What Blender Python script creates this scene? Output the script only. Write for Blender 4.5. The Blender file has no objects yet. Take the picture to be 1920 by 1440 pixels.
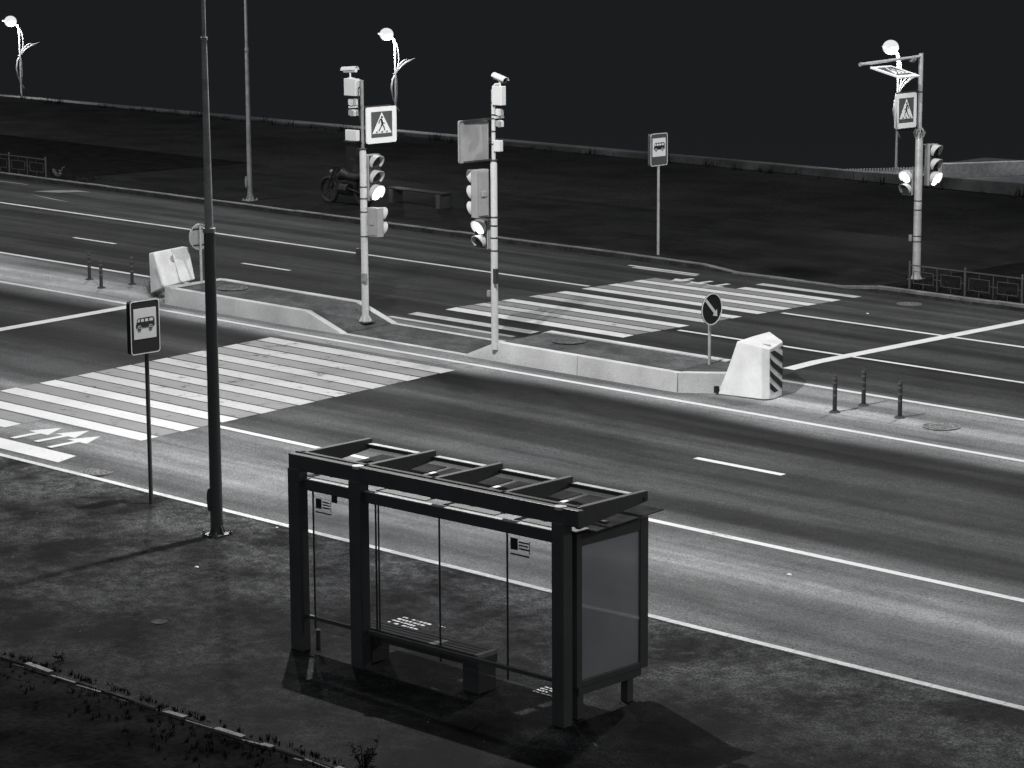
import bpy, math, random
from mathutils import Vector, Matrix
random.seed(7)
S = bpy.context.scene; C = S.collection
# ------------------------------------------------------------ camera
F, CX, CY, H = 5000.0, 960.0, 720.0, 9.0
P1 = Vector((-5411, -875, F)); P2 = Vector(((F*F+875*935.)/5411, -935., F))
ex = (-P1).normalized(); ey = P2.normalized(); ez = ex.cross(ey)
if ez.y > 0: ez = -ez
RW = Matrix((ex, ey, ez))                       # rows: world axes seen in camera (x right, y down, z forward)
cam = bpy.data.cameras.new('camera'); co = bpy.data.objects.new('camera', cam); C.objects.link(co)
cam.sensor_width = 36; cam.lens = F/1920*36; cam.clip_start = .5; cam.clip_end = 6000
M = RW @ Matrix(((1,0,0),(0,-1,0),(0,0,-1)))
co.matrix_world = Matrix.Translation((0,0,H)) @ M.to_4x4()
S.camera = co
# ------------------------------------------------------------ world, added fill light, exposure
W = bpy.data.worlds.new('World'); S.world = W; W.use_nodes = True
bg = W.node_tree.nodes['Background']; bg.inputs[0].default_value = (.0110,.0117,.0126,1); bg.inputs[1].default_value = 1
L = bpy.data.lights.new('skyglow_fill','SUN'); L.energy = .60; L.angle = math.radians(160); L.color = (.93,1,1.07)  # wide fill sun added to lift the black level
so = bpy.data.objects.new('skyglow_fill', L); C.objects.link(so); so.rotation_euler = (math.radians(34),0,math.radians(30))
S.view_settings.view_transform='Standard'; S.view_settings.look='None'; S.view_settings.exposure=0; S.view_settings.gamma=1
S.cycles.sample_clamp_indirect = 4
LAMP_X = (-84.6,-56.5,-28.25,-.3)
NEAR_W, FAR_W = 12000, 6200
# ------------------------------------------------------------ terrain
KY, MY = 25.2, 39.6
def gz(X, Y):
    g = -.0135*(X+22)
    if Y < KY: c = .010*(Y-KY)
    elif Y < MY: c = .027*(Y-KY)
    else: c = .027*(MY-KY)-.011*(Y-MY)
    return g+c
def ray(x, y): return RW @ Vector((x-CX, y-CY, F))
def at(x, y, dz=0.):
    d = ray(x, y); z = 0; p = None
    for i in range(50):
        p = Vector((0,0,H))+d*((z-H)/d.z); z = gz(p.x, p.y)+dz
    return p
def atx(x, y, X): d = ray(x, y); return Vector((0,0,H))+d*(X/d.x)
def aty(x, y, Y): d = ray(x, y); return Vector((0,0,H))+d*(Y/d.y)
def atz(x, y, z): d = ray(x, y); return Vector((0,0,H))+d*((z-H)/d.z)
# ------------------------------------------------------------ materials
def mat(name, alb, rough=.6, metal=0., var=0., vscale=3., grain=0., gscale=60., emit=None, tint=(1,1,1), stretch=(1,1,1), bump=0., spec=.4, detail=4.):
    m = bpy.data.materials.new(name); m.use_nodes = True; nt = m.node_tree; n = nt.nodes; b = n['Principled BSDF']
    col = (alb*tint[0], alb*tint[1], alb*tint[2], 1)
    b.inputs['Base Color'].default_value = col; b.inputs['Roughness'].default_value = rough
    b.inputs['Metallic'].default_value = metal; b.inputs['Specular IOR Level'].default_value = spec
    if emit is not None:
        b.inputs['Emission Color'].default_value = (.98,1,1.01,1); b.inputs['Emission Strength'].default_value = emit
    if var or grain:
        tc = n.new('ShaderNodeTexCoord'); mp = n.new('ShaderNodeMapping'); mp.inputs['Scale'].default_value = stretch
        nt.links.new(tc.outputs['Object'], mp.inputs[0])
        v1 = n.new('ShaderNodeTexNoise'); v1.inputs['Scale'].default_value = vscale; v1.inputs['Detail'].default_value = detail
        nt.links.new(mp.outputs[0], v1.inputs['Vector'])
        v2 = n.new('ShaderNodeTexNoise'); v2.inputs['Scale'].default_value = gscale; v2.inputs['Detail'].default_value = 2
        nt.links.new(tc.outputs['Object'], v2.inputs['Vector'])
        r1 = n.new('ShaderNodeMapRange'); r1.inputs[1].default_value=.3; r1.inputs[2].default_value=.7; r1.inputs[3].default_value=1-var; r1.inputs[4].default_value=1+var
        r2 = n.new('ShaderNodeMapRange'); r2.inputs[1].default_value=.25; r2.inputs[2].default_value=.75; r2.inputs[3].default_value=1-grain; r2.inputs[4].default_value=1+grain
        nt.links.new(v1.outputs['Fac'], r1.inputs[0]); nt.links.new(v2.outputs['Fac'], r2.inputs[0])
        mu = n.new('ShaderNodeMath'); mu.operation='MULTIPLY'; nt.links.new(r1.outputs[0], mu.inputs[0]); nt.links.new(r2.outputs[0], mu.inputs[1])
        vm = n.new('ShaderNodeVectorMath'); vm.operation='SCALE'; vm.inputs[0].default_value = col[:3]
        nt.links.new(mu.outputs[0], vm.inputs['Scale']); nt.links.new(vm.outputs[0], b.inputs['Base Color'])
        if bump:
            bp = n.new('ShaderNodeBump'); bp.inputs['Strength'].default_value = bump; bp.inputs['Distance'].default_value=.02
            nt.links.new(v2.outputs['Fac'], bp.inputs['Height']); nt.links.new(bp.outputs[0], b.inputs['Normal'])
    return m
def asphalt(name, alb, streak, mott, grain, y_stops=None, ylo=25, yspan=25):
    """worn asphalt: wheel-polished streaks along the road, mottling, aggregate grain, optional tone ramp by Y"""
    m = bpy.data.materials.new(name); m.use_nodes = True; nt = m.node_tree; n = nt.nodes; b = n['Principled BSDF']
    b.inputs['Roughness'].default_value=.75; b.inputs['Specular IOR Level'].default_value=.06
    tc = n.new('ShaderNodeTexCoord'); cur=None
    def noise(scale, st, lo, hi, a, detail=4, rgh=.5, off=0):
        mp = n.new('ShaderNodeMapping'); mp.inputs['Scale'].default_value=st; mp.inputs['Location'].default_value=(off,off,0)
        nt.links.new(tc.outputs['Object'], mp.inputs[0])
        t = n.new('ShaderNodeTexNoise'); t.inputs['Scale'].default_value=scale; t.inputs['Detail'].default_value=detail; t.inputs['Roughness'].default_value=rgh
        nt.links.new(mp.outputs[0], t.inputs['Vector'])
        r = n.new('ShaderNodeMapRange'); r.inputs[1].default_value=.5-(.5-lo)*.5; r.inputs[2].default_value=.5+(hi-.5)*.5; r.inputs[3].default_value=1-a; r.inputs[4].default_value=1+a
        nt.links.new(t.outputs['Fac'], r.inputs[0]); return r.outputs[0], t.outputs['Fac']
    outs=[]
    outs.append(noise(1.0,(.035,.9,.1),.33,.67,streak,3)[0])
    outs.append(noise(2.3,(.08,1,.1),.3,.7,streak*.5,4,.6,7)[0])
    outs.append(noise(.55,(1,1,1),.3,.7,mott,5,.65,3)[0])
    outs.append(noise(5,(1,1,1),.3,.7,mott*.6,5,.7,1)[0])
    g, gf = noise(34,(1,1,1),.25,.75,grain,3,.75,2); outs.append(g)
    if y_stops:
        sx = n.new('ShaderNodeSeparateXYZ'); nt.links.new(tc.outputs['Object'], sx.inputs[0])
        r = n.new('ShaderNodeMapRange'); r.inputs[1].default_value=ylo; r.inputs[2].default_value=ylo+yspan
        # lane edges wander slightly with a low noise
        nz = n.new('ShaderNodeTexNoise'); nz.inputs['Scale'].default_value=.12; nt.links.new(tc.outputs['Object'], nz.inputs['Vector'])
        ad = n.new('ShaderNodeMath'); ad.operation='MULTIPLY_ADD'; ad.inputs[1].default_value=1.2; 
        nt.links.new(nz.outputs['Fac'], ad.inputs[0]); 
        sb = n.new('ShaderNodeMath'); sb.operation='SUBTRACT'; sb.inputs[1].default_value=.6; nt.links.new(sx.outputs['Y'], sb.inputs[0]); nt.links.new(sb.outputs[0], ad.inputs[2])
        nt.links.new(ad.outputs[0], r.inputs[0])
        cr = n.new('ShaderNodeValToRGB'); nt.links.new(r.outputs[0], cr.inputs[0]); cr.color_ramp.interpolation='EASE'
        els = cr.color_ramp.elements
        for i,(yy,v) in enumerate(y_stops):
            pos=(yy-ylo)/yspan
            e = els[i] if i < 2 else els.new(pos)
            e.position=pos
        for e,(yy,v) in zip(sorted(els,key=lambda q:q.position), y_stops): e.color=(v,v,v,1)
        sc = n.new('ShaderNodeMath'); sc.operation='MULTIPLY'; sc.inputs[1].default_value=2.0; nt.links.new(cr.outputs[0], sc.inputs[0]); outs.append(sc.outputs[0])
    for o in outs:
        if cur is None: cur=o; continue
        mu = n.new('ShaderNodeMath'); mu.operation='MULTIPLY'; nt.links.new(cur, mu.inputs[0]); nt.links.new(o, mu.inputs[1]); cur=mu.outputs[0]
    vm = n.new('ShaderNodeVectorMath'); vm.operation='SCALE'; vm.inputs[0].default_value=(alb*.985,alb,alb*1.02)
    nt.links.new(cur, vm.inputs['Scale']); nt.links.new(vm.outputs[0], b.inputs['Base Color'])
    bp = n.new('ShaderNodeBump'); bp.inputs['Strength'].default_value=.35; bp.inputs['Distance'].default_value=.02
    nt.links.new(gf, bp.inputs['Height']); nt.links.new(bp.outputs[0], b.inputs['Normal'])
    return m
def paint(name, alb, wear):
    m = mat(name, alb, .6, var=.07, vscale=1.2, grain=.1, gscale=30, spec=.3)
    nt = m.node_tree; n = nt.nodes; b = n['Principled BSDF']; out = n['Material Output']
    tc = n.new('ShaderNodeTexCoord'); mp = n.new('ShaderNodeMapping'); mp.inputs['Scale'].default_value=(.8,1,1)
    nt.links.new(tc.outputs['Object'], mp.inputs[0])
    t = n.new('ShaderNodeTexNoise'); t.inputs['Scale'].default_value=3.2; t.inputs['Detail'].default_value=6; t.inputs['Roughness'].default_value=.8
    nt.links.new(mp.outputs[0], t.inputs['Vector'])
    r = n.new('ShaderNodeMapRange'); r.inputs[1].default_value=wear-.06; r.inputs[2].default_value=wear+.14
    nt.links.new(t.outputs['Fac'], r.inputs[0])
    tr = n.new('ShaderNodeBsdfTransparent'); mx = n.new('ShaderNodeMixShader')
    nt.links.new(r.outputs[0], mx.inputs[0]); nt.links.new(tr.outputs[0], mx.inputs[1]); nt.links.new(b.outputs[0], mx.inputs[2])
    nt.links.new(mx.outputs[0], out.inputs['Surface'])
    return m
def glass(name, dens=.1, tint=.9):
    m = bpy.data.materials.new(name); m.use_nodes=True; nt=m.node_tree; n=nt.nodes; out=n['Material Output']; n.remove(n['Principled BSDF'])
    tr=n.new('ShaderNodeBsdfTransparent'); tr.inputs[0].default_value=(tint,tint,tint*1.01,1)
    gl=n.new('ShaderNodeBsdfGlossy'); gl.inputs['Roughness'].default_value=.04; gl.inputs[0].default_value=(.8,.8,.8,1)
    df=n.new('ShaderNodeBsdfDiffuse'); df.inputs[0].default_value=(.35,.35,.36,1)
    fr=n.new('ShaderNodeLayerWeight'); fr.inputs[0].default_value=.18
    m1=n.new('ShaderNodeMixShader'); nt.links.new(fr.outputs['Fresnel'], m1.inputs[0]); nt.links.new(tr.outputs[0], m1.inputs[1]); nt.links.new(gl.outputs[0], m1.inputs[2])
    m2=n.new('ShaderNodeMixShader')
    tc=n.new('ShaderNodeTexCoord'); t=n.new('ShaderNodeTexNoise'); t.inputs['Scale'].default_value=2.5; t.inputs['Detail'].default_value=4; nt.links.new(tc.outputs['Object'], t.inputs['Vector'])
    r=n.new('ShaderNodeMapRange'); r.inputs[1].default_value=.3; r.inputs[2].default_value=.7; r.inputs[3].default_value=dens*.5; r.inputs[4].default_value=dens*1.5; nt.links.new(t.outputs['Fac'], r.inputs[0])
    nt.links.new(r.outputs[0], m2.inputs[0]); nt.links.new(m1.outputs[0], m2.inputs[1]); nt.links.new(df.outputs[0], m2.inputs[2])
    nt.links.new(m2.outputs[0], out.inputs['Surface']); return m
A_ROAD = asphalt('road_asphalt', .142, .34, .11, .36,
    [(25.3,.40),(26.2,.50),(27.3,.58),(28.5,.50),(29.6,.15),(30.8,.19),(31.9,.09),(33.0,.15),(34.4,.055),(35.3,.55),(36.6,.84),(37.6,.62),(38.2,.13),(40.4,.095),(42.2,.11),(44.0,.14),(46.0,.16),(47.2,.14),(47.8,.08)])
A_WALK = asphalt('pavement_asphalt', .0165, .12, .75, .8, [(18.6,.32),(20.5,.42),(22.3,.46),(23.3,.60),(24.2,.95),(25.1,1.05)], 18, 8)  # paler towards the kerb: the lamp's pool of light put into the colour
A_FAR = asphalt('far_pavement_asphalt', .010, .12, .35, .35)
A_ISL = asphalt('island_asphalt', .075, .05, .3, .35)
WHITE = paint('white_road_paint', .56, .27)
BLACKM = mat('black_machine_metal', .02, .5, spec=.15)
SIGNB2 = mat('darkened_blue_sign_film', .022, .5, spec=.2)  # darkened sign blue; carries the near bus sign's shade in its colour
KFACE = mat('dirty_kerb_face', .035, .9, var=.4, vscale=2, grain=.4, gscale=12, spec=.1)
GUTTER = mat('dull_aluminium_gutter', .16, .5, var=.2, vscale=4)
WHITE2 = paint('worn_white_road_paint', .42, .31)
YELLOW = paint('yellow_road_paint', .20, .30)
CONC = mat('concrete', .46, .8, var=.24, vscale=1.1, grain=.16, gscale=40, bump=.2)
KERB = mat('kerb_concrete', .46, .8, var=.2, vscale=2.2, grain=.22, gscale=25)
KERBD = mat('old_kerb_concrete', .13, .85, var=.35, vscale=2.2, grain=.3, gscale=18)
WALL = mat('weathered_wall_concrete', .07, .9, var=.7, vscale=.7, grain=.2, gscale=8, detail=7)
PARA = mat('parapet_concrete', .42, .9, var=.35, vscale=.9, grain=.25, gscale=9, detail=7)
VERGE_G = mat('verge_soil', .010, .95, spec=0, var=.5, vscale=1.5, grain=.4, gscale=14)
GRASS_G = mat('dark_soil', .024, .95, spec=0, var=.25, vscale=.6, grain=.4, gscale=14)
BLADE = mat('dark_grass_blades', .018, .9, spec=.05, var=.4, vscale=3)
WATER = mat('dark_sea_water', .066, .9, spec=.0, tint=(.95,1,1.04))
DARK = mat('black_painted_metal', .055, .5, var=.12, vscale=4, spec=.35)
DARKP = mat('dark_pole_paint', .055, .38, var=.12, vscale=2, stretch=(1,1,.4), spec=.5)
GALV = mat('galvanised_steel', .42, .45, metal=.25, var=.2, vscale=5, grain=.12, gscale=40)
GALVD = mat('weathered_galvanised_steel', .26, .5, metal=.2, var=.28, vscale=4, grain=.15, gscale=30)
WPOLE = mat('white_painted_steel', .50, .45, var=.10, vscale=2.5, grain=.08, gscale=20, stretch=(1,1,.35))
WBOX = mat('white_cabinet_paint', .6, .45, var=.05, vscale=3)
CLAMP = mat('dark_clamp_steel', .06, .5, metal=.3)
PLASTIC = mat('white_barrier_plastic', .66, .42, var=.14, vscale=2.2, grain=.04, gscale=20, detail=6, spec=.4)
PLASTICD = mat('dirty_barrier_plastic', .72, .5, var=.22, vscale=2.0, grain=.08, gscale=20, detail=7)
SIGNW = mat('white_sign_film', .80, .4, var=.03, vscale=4)
SIGNP = mat('white_sign_panel', .55, .45, var=.05, vscale=4)
SIGNB = mat('blue_sign_film', .085, .45, var=.1, vscale=5, tint=(.95,1,1.05))
SIGNK = mat('black_sign_symbol', .02, .5, var=.1, vscale=4)
SBACK = mat('grey_sign_back', .32, .5, metal=.15, var=.16, vscale=3, stretch=(1,1,.3), grain=.06)
HOUS = mat('grey_signal_housing', .30, .5, var=.08, vscale=5)
HOUSD = mat('black_signal_face', .035, .4, var=.1, vscale=5)
VISOR = mat('grey_signal_visor', .5, .45, var=.06, vscale=5)
RUBBER = mat('dark_rubber_post', .028, .6, var=.2, vscale=8)
BAND = mat('pale_reflective_band', .09, .4, var=.1, vscale=8)
WOODD = mat('dark_bench_wood', .05, .55, var=.3, vscale=6, stretch=(.2,4,4))
IRON = mat('cast_iron_cover', .13, .6, metal=.2, var=.3, vscale=6, grain=.3, gscale=40)
IRONP = mat('worn_pale_iron_cover', .24, .6, metal=.1, var=.3, vscale=6, grain=.3, gscale=40)
HOLE = mat('drain_opening', .012, .9, var=.1)
GLOW = mat('lit_lamp_head', .1, .5, emit=.80, var=0)
GLOWG = mat('lit_signal_lens', .1, .4, emit=7)
GLOWR = mat('lit_pedestrian_figure', .1, .4, emit=4)
FENCE = mat('grey_fence_paint', .06, .55, var=.25, vscale=5)
GLASS = glass('shelter_glass', .035, .90)
GLASSR = glass('roof_glass', .10, .22)
POSTER = mat('grey_poster_film', .62, .22, var=.14, vscale=1.3, spec=.6)
STONE = mat('bench_end_concrete', .05, .85, var=.25, vscale=5, grain=.2)
# ------------------------------------------------------------ mesh helpers
class MB:
    def __init__(s): s.v=[]; s.f=[]
    def add(s, vs, fs): o=len(s.v); s.v += [Vector(v) for v in vs]; s.f += [tuple(i+o for i in f) for f in fs]; return s
    def hexa(s, p): return s.add(p, [(0,3,2,1),(4,5,6,7),(0,1,5,4),(1,2,6,5),(2,3,7,6),(3,0,4,7)])
    def box(s, x0,x1,y0,y1,z0,z1):
        return s.hexa([(x0,y0,z0),(x1,y0,z0),(x1,y1,z0),(x0,y1,z0),(x0,y0,z1),(x1,y0,z1),(x1,y1,z1),(x0,y1,z1)])
    def bar(s, a, b, w, h, up=(0,0,1)):
        a=Vector(a); b=Vector(b); d=(b-a).normalized(); u=Vector(up); r=d.cross(u)
        if r.length<1e-4: r=d.cross(Vector((1,0,0)))
        r.normalize(); u=r.cross(d).normalized(); r=r*w/2; u=u*h/2
        return s.hexa([a-r-u,a+r-u,b+r-u,b-r-u,a-r+u,a+r+u,b+r+u,b-r+u])
    def tube(s, pts, rad, n=14, cap=True):
        pts=[Vector(p) for p in pts]; 
        if not hasattr(rad,'__len__'): rad=[rad]*len(pts)
        rings=[]; pr=None
        for i,p in enumerate(pts):
            d=(pts[min(i+1,len(pts)-1)]-pts[max(i-1,0)]).normalized()
            if pr is None: r=d.cross(Vector((0,0,1)) if abs(d.z)<.9 else Vector((1,0,0))).normalized()
            else: r=(pr-d*pr.dot(d)).normalized()
            pr=r; u=d.cross(r); rings.append([p+(r*math.cos(2*math.pi*k/n)+u*math.sin(2*math.pi*k/n))*rad[i] for k in range(n)])
        o=len(s.v); 
        for q in rings: s.v+=q
        for i in range(len(pts)-1):
            for k in range(n): a=o+i*n+k; b=o+i*n+(k+1)%n; s.f.append((a,b,b+n,a+n))
        if cap: s.f.append(tuple(o+k for k in range(n))[::-1]); e=o+(len(pts)-1)*n; s.f.append(tuple(e+k for k in range(n)))
        return s
    def cyl(s, x,y,z0,z1,r0,r1=None,n=20): return s.tube([(x,y,z0),(x,y,z1)],[r0,r0 if r1 is None else r1],n)
    def prism(s, poly, off):
        """polygon (list of 3D points) pushed along vector off"""
        poly=[Vector(p) for p in poly]; off=Vector(off); n=len(poly); o=len(s.v)
        s.v+=poly+[p+off for p in poly]
        s.f.append(tuple(o+i for i in range(n))[::-1]); s.f.append(tuple(o+n+i for i in range(n)))
        for i in range(n): j=(i+1)%n; s.f.append((o+i,o+j,o+n+j,o+n+i))
        return s
    def quad(s, pts): return s.add(pts,[tuple(range(len(pts)))])
    def ball(s, c, rx, ry, rz, n=16, m=10):
        c=Vector(c); vs=[c+Vector((0,0,rz))]; 
        for i in range(1,m):
            t=math.pi*i/m
            for k in range(n): p=2*math.pi*k/n; vs.append(c+Vector((rx*math.sin(t)*math.cos(p),ry*math.sin(t)*math.sin(p),rz*math.cos(t))))
        vs.append(c-Vector((0,0,rz))); fs=[]
        for k in range(n): fs.append((0,1+k,1+(k+1)%n)); fs.append((len(vs)-1,1+(m-2)*n+(k+1)%n,1+(m-2)*n+k))
        for i in range(m-2):
            for k in range(n): a=1+i*n+k; b=1+i*n+(k+1)%n; fs.append((a,a+n,b+n,b))
        return s.add(vs,fs)
    def build(s, name, m, parent=None, bevel=0., smooth=True, origin=None):
        base = Vector((0,0,0)) if origin is None else Vector(origin)
        q = parent
        while q is not None: base = base + q.location; q = q.parent
        me = bpy.data.meshes.new(name); me.from_pydata([v-base for v in s.v],[],s.f); me.update()
        import bmesh
        bm=bmesh.new(); bm.from_mesh(me); bmesh.ops.recalc_face_normals(bm, faces=bm.faces); bm.to_mesh(me); bm.free()
        me.materials.append(m); o = bpy.data.objects.new(name, me); C.objects.link(o)
        if origin is not None: o.location = base if parent is None else Vector(origin)
        if parent is not None: o.parent = parent
        if bevel:
            bv=o.modifiers.new('bevel','BEVEL'); bv.width=bevel; bv.segments=2; bv.limit_method='ANGLE'
        if smooth:
            for p in me.polygons: p.use_smooth=True
            try: me.set_sharp_from_angle(angle=math.radians(35))
            except Exception: pass
        return o
def tag(o, label=None, cat=None, group=None, kind=None):
    if label: o['label']=label
    if cat: o['category']=cat
    if group: o['group']=group
    if kind: o['kind']=kind
    return o
def thing(name, loc, label, cat, group=None):
    o=bpy.data.objects.new(name,None); C.objects.link(o); o.location=loc; o.empty_display_size=.1
    return tag(o,label,cat,group)
def dup(o, loc=None, label=None, rot=None):
    def cp(a, par):
        c=a.copy(); C.objects.link(c); c.parent=par
        for ch in [k for k in C.objects if k.parent is a]: cp(ch, c)
        return c
    c=cp(o, None)
    if loc is not None: c.location=loc
    if rot is not None: c.rotation_euler.z=rot
    if label: c['label']=label
    return c
def st(o): o['kind']='structure'; return o
def sheet(name, m, xs, ys, zf, kind='structure'):
    b=MB(); nx=len(xs)
    vs=[(x,y,zf(x,y)) for y in ys for x in xs]
    fs=[(j*nx+i,j*nx+i+1,(j+1)*nx+i+1,(j+1)*nx+i) for j in range(len(ys)-1) for i in range(nx-1)]
    b.add(vs,fs); o=b.build(name,m,smooth=False); o['kind']=kind; return o
# ------------------------------------------------------------ ground, roads, pavements
XS=[-400,-120,-60,-40,-39.1,-34.3,-34.0,-20,0,60,200]
KN=25.12; KF=47.86
def kerbh(x):  # height of the kerb over the far carriageway
    pts=[(-400,.12),(-39.1,.12),(-38.0,.02),(-34.9,.02),(-34.2,.12),(300,.12)]
    for (a,ha),(b,hb) in zip(pts,pts[1:]):
        if a<=x<=b: return ha+(hb-ha)*(x-a)/(b-a)
    return .12
XF=[-400,-120,-80,-60,-39.1,-38.0,-36,-34.9,-34.2,-30,-10,60,200]
sheet('ground', VERGE_G, [-400,-80,-20,60,200], [-60,18.55], lambda x,y: gz(x,y)-.03)
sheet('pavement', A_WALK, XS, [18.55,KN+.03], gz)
def road_z(x,y):
    z=gz(x,y)
    if y<25.4: z-= .10
    return z
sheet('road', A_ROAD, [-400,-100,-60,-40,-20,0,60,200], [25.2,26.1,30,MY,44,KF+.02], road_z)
sheet('far_pavement', A_FAR, XF, [KF+.16,49,55.5], lambda x,y: gz(x,y)+kerbh(x) if y<49 else gz(x,y)+.12)
sheet('field', GRASS_G, [-400,-120,-60,-30,60,200], [55.5,60,66.3], lambda x,y: gz(x,y)+.12)
b=MB()
b.quad([(-4000,66,-3),(4000,66,-3),(4000,5500,-3),(-4000,5500,-3)]); st(b.build('sea_water',WATER,smooth=False))
# near kerb: pale concrete kerb stones, flush with the pavement
b=MB(); x=-120.0
while x<60:
    L_=1.0; n_=.004
    y0=KN+.03; y1=25.27
    z0=gz(x,y0)+.02; z1=gz(x+L_,y0)+.02; j=random.uniform(-.004,.004)
    x1=x+L_-n_
    b.hexa([(x,y0,z0-.2),(x1,y0,z1-.2),(x1,y1,z1-.2),(x,y1,z0-.2),(x,y0+j,z0),(x1,y0+j,z1),(x1,y1+j,z1),(x,y1+j,z0)])
    x+=L_
st(b.build('kerb',KERB,bevel=.006,smooth=False))
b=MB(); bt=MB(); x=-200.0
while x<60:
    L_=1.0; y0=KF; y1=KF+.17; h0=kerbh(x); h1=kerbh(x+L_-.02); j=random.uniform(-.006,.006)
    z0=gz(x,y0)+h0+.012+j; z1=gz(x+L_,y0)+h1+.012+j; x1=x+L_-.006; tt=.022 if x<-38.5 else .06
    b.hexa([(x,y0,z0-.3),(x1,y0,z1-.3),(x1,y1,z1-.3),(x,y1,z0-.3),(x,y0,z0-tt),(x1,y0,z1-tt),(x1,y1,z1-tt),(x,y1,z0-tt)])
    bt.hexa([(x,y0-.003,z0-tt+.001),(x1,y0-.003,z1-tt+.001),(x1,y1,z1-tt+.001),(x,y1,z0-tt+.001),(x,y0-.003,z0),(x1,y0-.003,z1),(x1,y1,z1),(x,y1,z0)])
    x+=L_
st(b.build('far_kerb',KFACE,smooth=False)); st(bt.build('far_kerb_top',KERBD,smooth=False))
# footpath edging at the verge
b=MB(); x=-60.0
while x<30:
    L_=random.choice((.5,.5,.48)); 
    if random.random()<.93:
        z=gz(x,18.6)+random.uniform(-.035,.015); t=random.uniform(-.02,.02); j=random.uniform(-.012,.012)
        b.hexa([(x,18.52+j,z-.2),(x+L_-.03,18.52+j,z-.2),(x+L_-.03,18.60+j,z-.2),(x,18.60+j,z-.2),(x,18.52+j,z+t),(x+L_-.03,18.52+j,z),(x+L_-.03,18.60+j,z),(x,18.60+j,z+t)])
    x+=L_
st(b.build('path_edging',KERBD,smooth=False))
# ------------------------------------------------------------ road markings
E4=.005
def gm(x,y): return gz(x,y)-(.1*(26.1-y)/.9 if y<26.1 else 0)
def strip(b, x0,x1,y0,y1, dz=E4, sk0=0., sk1=0.):
    ys=[y for y in (y0,26.1,MY,y1) if y0<=y<=y1]; ys=sorted(set(ys))
    for a,c in zip(ys,ys[1:]):
        n=max(1,int((x1-x0)/6)); 
        for i in range(n):
            xa=x0+(x1-x0)*i/n; xb=x0+(x1-x0)*(i+1)/n
            b.quad([(xa,a,gm(xa,a)+dz),(xb,a,gm(xb,a)+dz),(xb,c,gm(xb,c)+dz),(xa,c,gm(xa,c)+dz)])
def poly(b, pts, dz=E4): b.quad([(x,y,(gm(x,y) if y>25.3 else gz(x,y))+dz+(.012 if 25.3<y<26.2 else 0)) for x,y in pts])
cw=MB(); cww=MB(); cy=MB()
for k in range(9):
    y=27.35+.883*k; w=.375
    (cw if k in (0,1,3,8) else cww if k in (2,5,6,7) else cw)
    tgt = cw if k in (0,1,2) else cww
    strip(tgt,-39.27,-34.15,y,y+w)
    if k<8: strip(cy,-39.27,-34.17,y+w+.05,y+.883-.045)
strip(cw,-42.5,-36.74,26.49,26.84); strip(cy,-42.5,-36.74,26.9,27.28)
strip(cw,-42.5,-34.15,25.64,26.0)
strip(cy,-39.27,-34.17,35.0,35.3)
for k in range(12):
    y=37.44+.8548*k; w=.335
    x0,x1=-38.70,-33.80
    if k==0: x0,x1=-39.05,-35.54; y+= .36; w=.13
    if k==1: x0,x1=-38.95,-35.50; w=.28
    if k==11: 
        strip(cww,-36.5,x1,y-.04,y+.24); strip(cww,-40.2,-38.3,46.84,47.0); continue
    if k==10: strip(cw,-36.4,x1,y,y+w); continue
    tgt = cw if k in (2,4,6,7,8,9) else cww
    strip(tgt,x0,x1,y,y+w)
    if k in (2,3,5,7,8,9): strip(cy,x0,x1,y+w+.06,y+.8548-.06)
def arrow(b, tail, tip, w=.10, hw=.24, hl=.62):
    t=Vector(tail); p=Vector(tip); d=(p-t).normalized(); n=Vector((-d.y,d.x)); hb=p-d*hl
    pts=[t+n*w/2,hb+n*w/2,hb+n*hw,p,hb-n*hw,hb-n*w/2,t-n*w/2]
    bz=[(q.x,q.y) for q in pts]
    poly(b,[bz[0],bz[1],bz[5],bz[6]]); poly(b,[bz[2],bz[3],bz[4]])
for tl,tp in (((-35.95,26.07),(-35.95,27.10)),((-35.42,26.15),(-35.42,27.26)),((-34.93,26.05),(-34.93,27.12))): arrow(cw,tl,tp,.13,.26,.5)
for tl,tp in (((-36.98,46.45),(-37.0,45.5)),((-37.5,46.5),(-37.55,45.6)),((-38.05,46.5),(-38.1,45.7))): arrow(cw,tl,tp,.13,.26,.5)
st(cw.build('crosswalk_markings',WHITE,smooth=False)); st(cww.build('worn_crosswalk_markings',WHITE2,smooth=False)); st(cy.build('yellow_crosswalk_markings',YELLOW,smooth=False))
ln=MB()
strip(ln,-34.05,60,28.81,28.94); strip(ln,-42,-39.6+0,28.8,28.93) if False else None
strip(ln,-120,60,35.32,35.44)
strip(ln,-29.0,60,37.82,37.94); strip(ln,-120,-43.9,37.84,37.96)
strip(ln,-33.58,60,40.53,40.65); strip(ln,-33.55,60,43.87,44.0); strip(ln,-120,-38.85,43.77,43.90)
strip(ln,-44.5,-39.6,38.0,38.1) if False else None
strip(ln,-26.33,-24.58,32.2,32.33)
for k in range(0,9): x0=-46.80-6.35*k; strip(ln,x0,x0+1.65,40.58,40.69)
strip(ln,-51,-46.3,31.9,32.02)
strip(ln,-44.35,-44.05,28.9,35.3,.007) ; strip(ln,-29.57,-29.30,38.75,47.2,.007)
fd=MB(); strip(fd,-68.5,-63.8,47.1,47.2); strip(ln,-40.5,-38.4,47.05,47.17); strip(ln,-46,-43.6,46.9,46.98) if False else None
poly(fd,[at(62,359)[:2],at(105,357)[:2],at(145,357)[:2],at(172,361)[:2],at(145,360)[:2],at(110,361.5)[:2]])
poly(fd,[at(55,364.5)[:2],at(90,370.5)[:2],at(134,380)[:2],at(95,373.5)[:2]])
st(fd.build('faded_lane_markings',YELLOW,smooth=False)); st(ln.build('lane_markings',WHITE,smooth=False))
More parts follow.
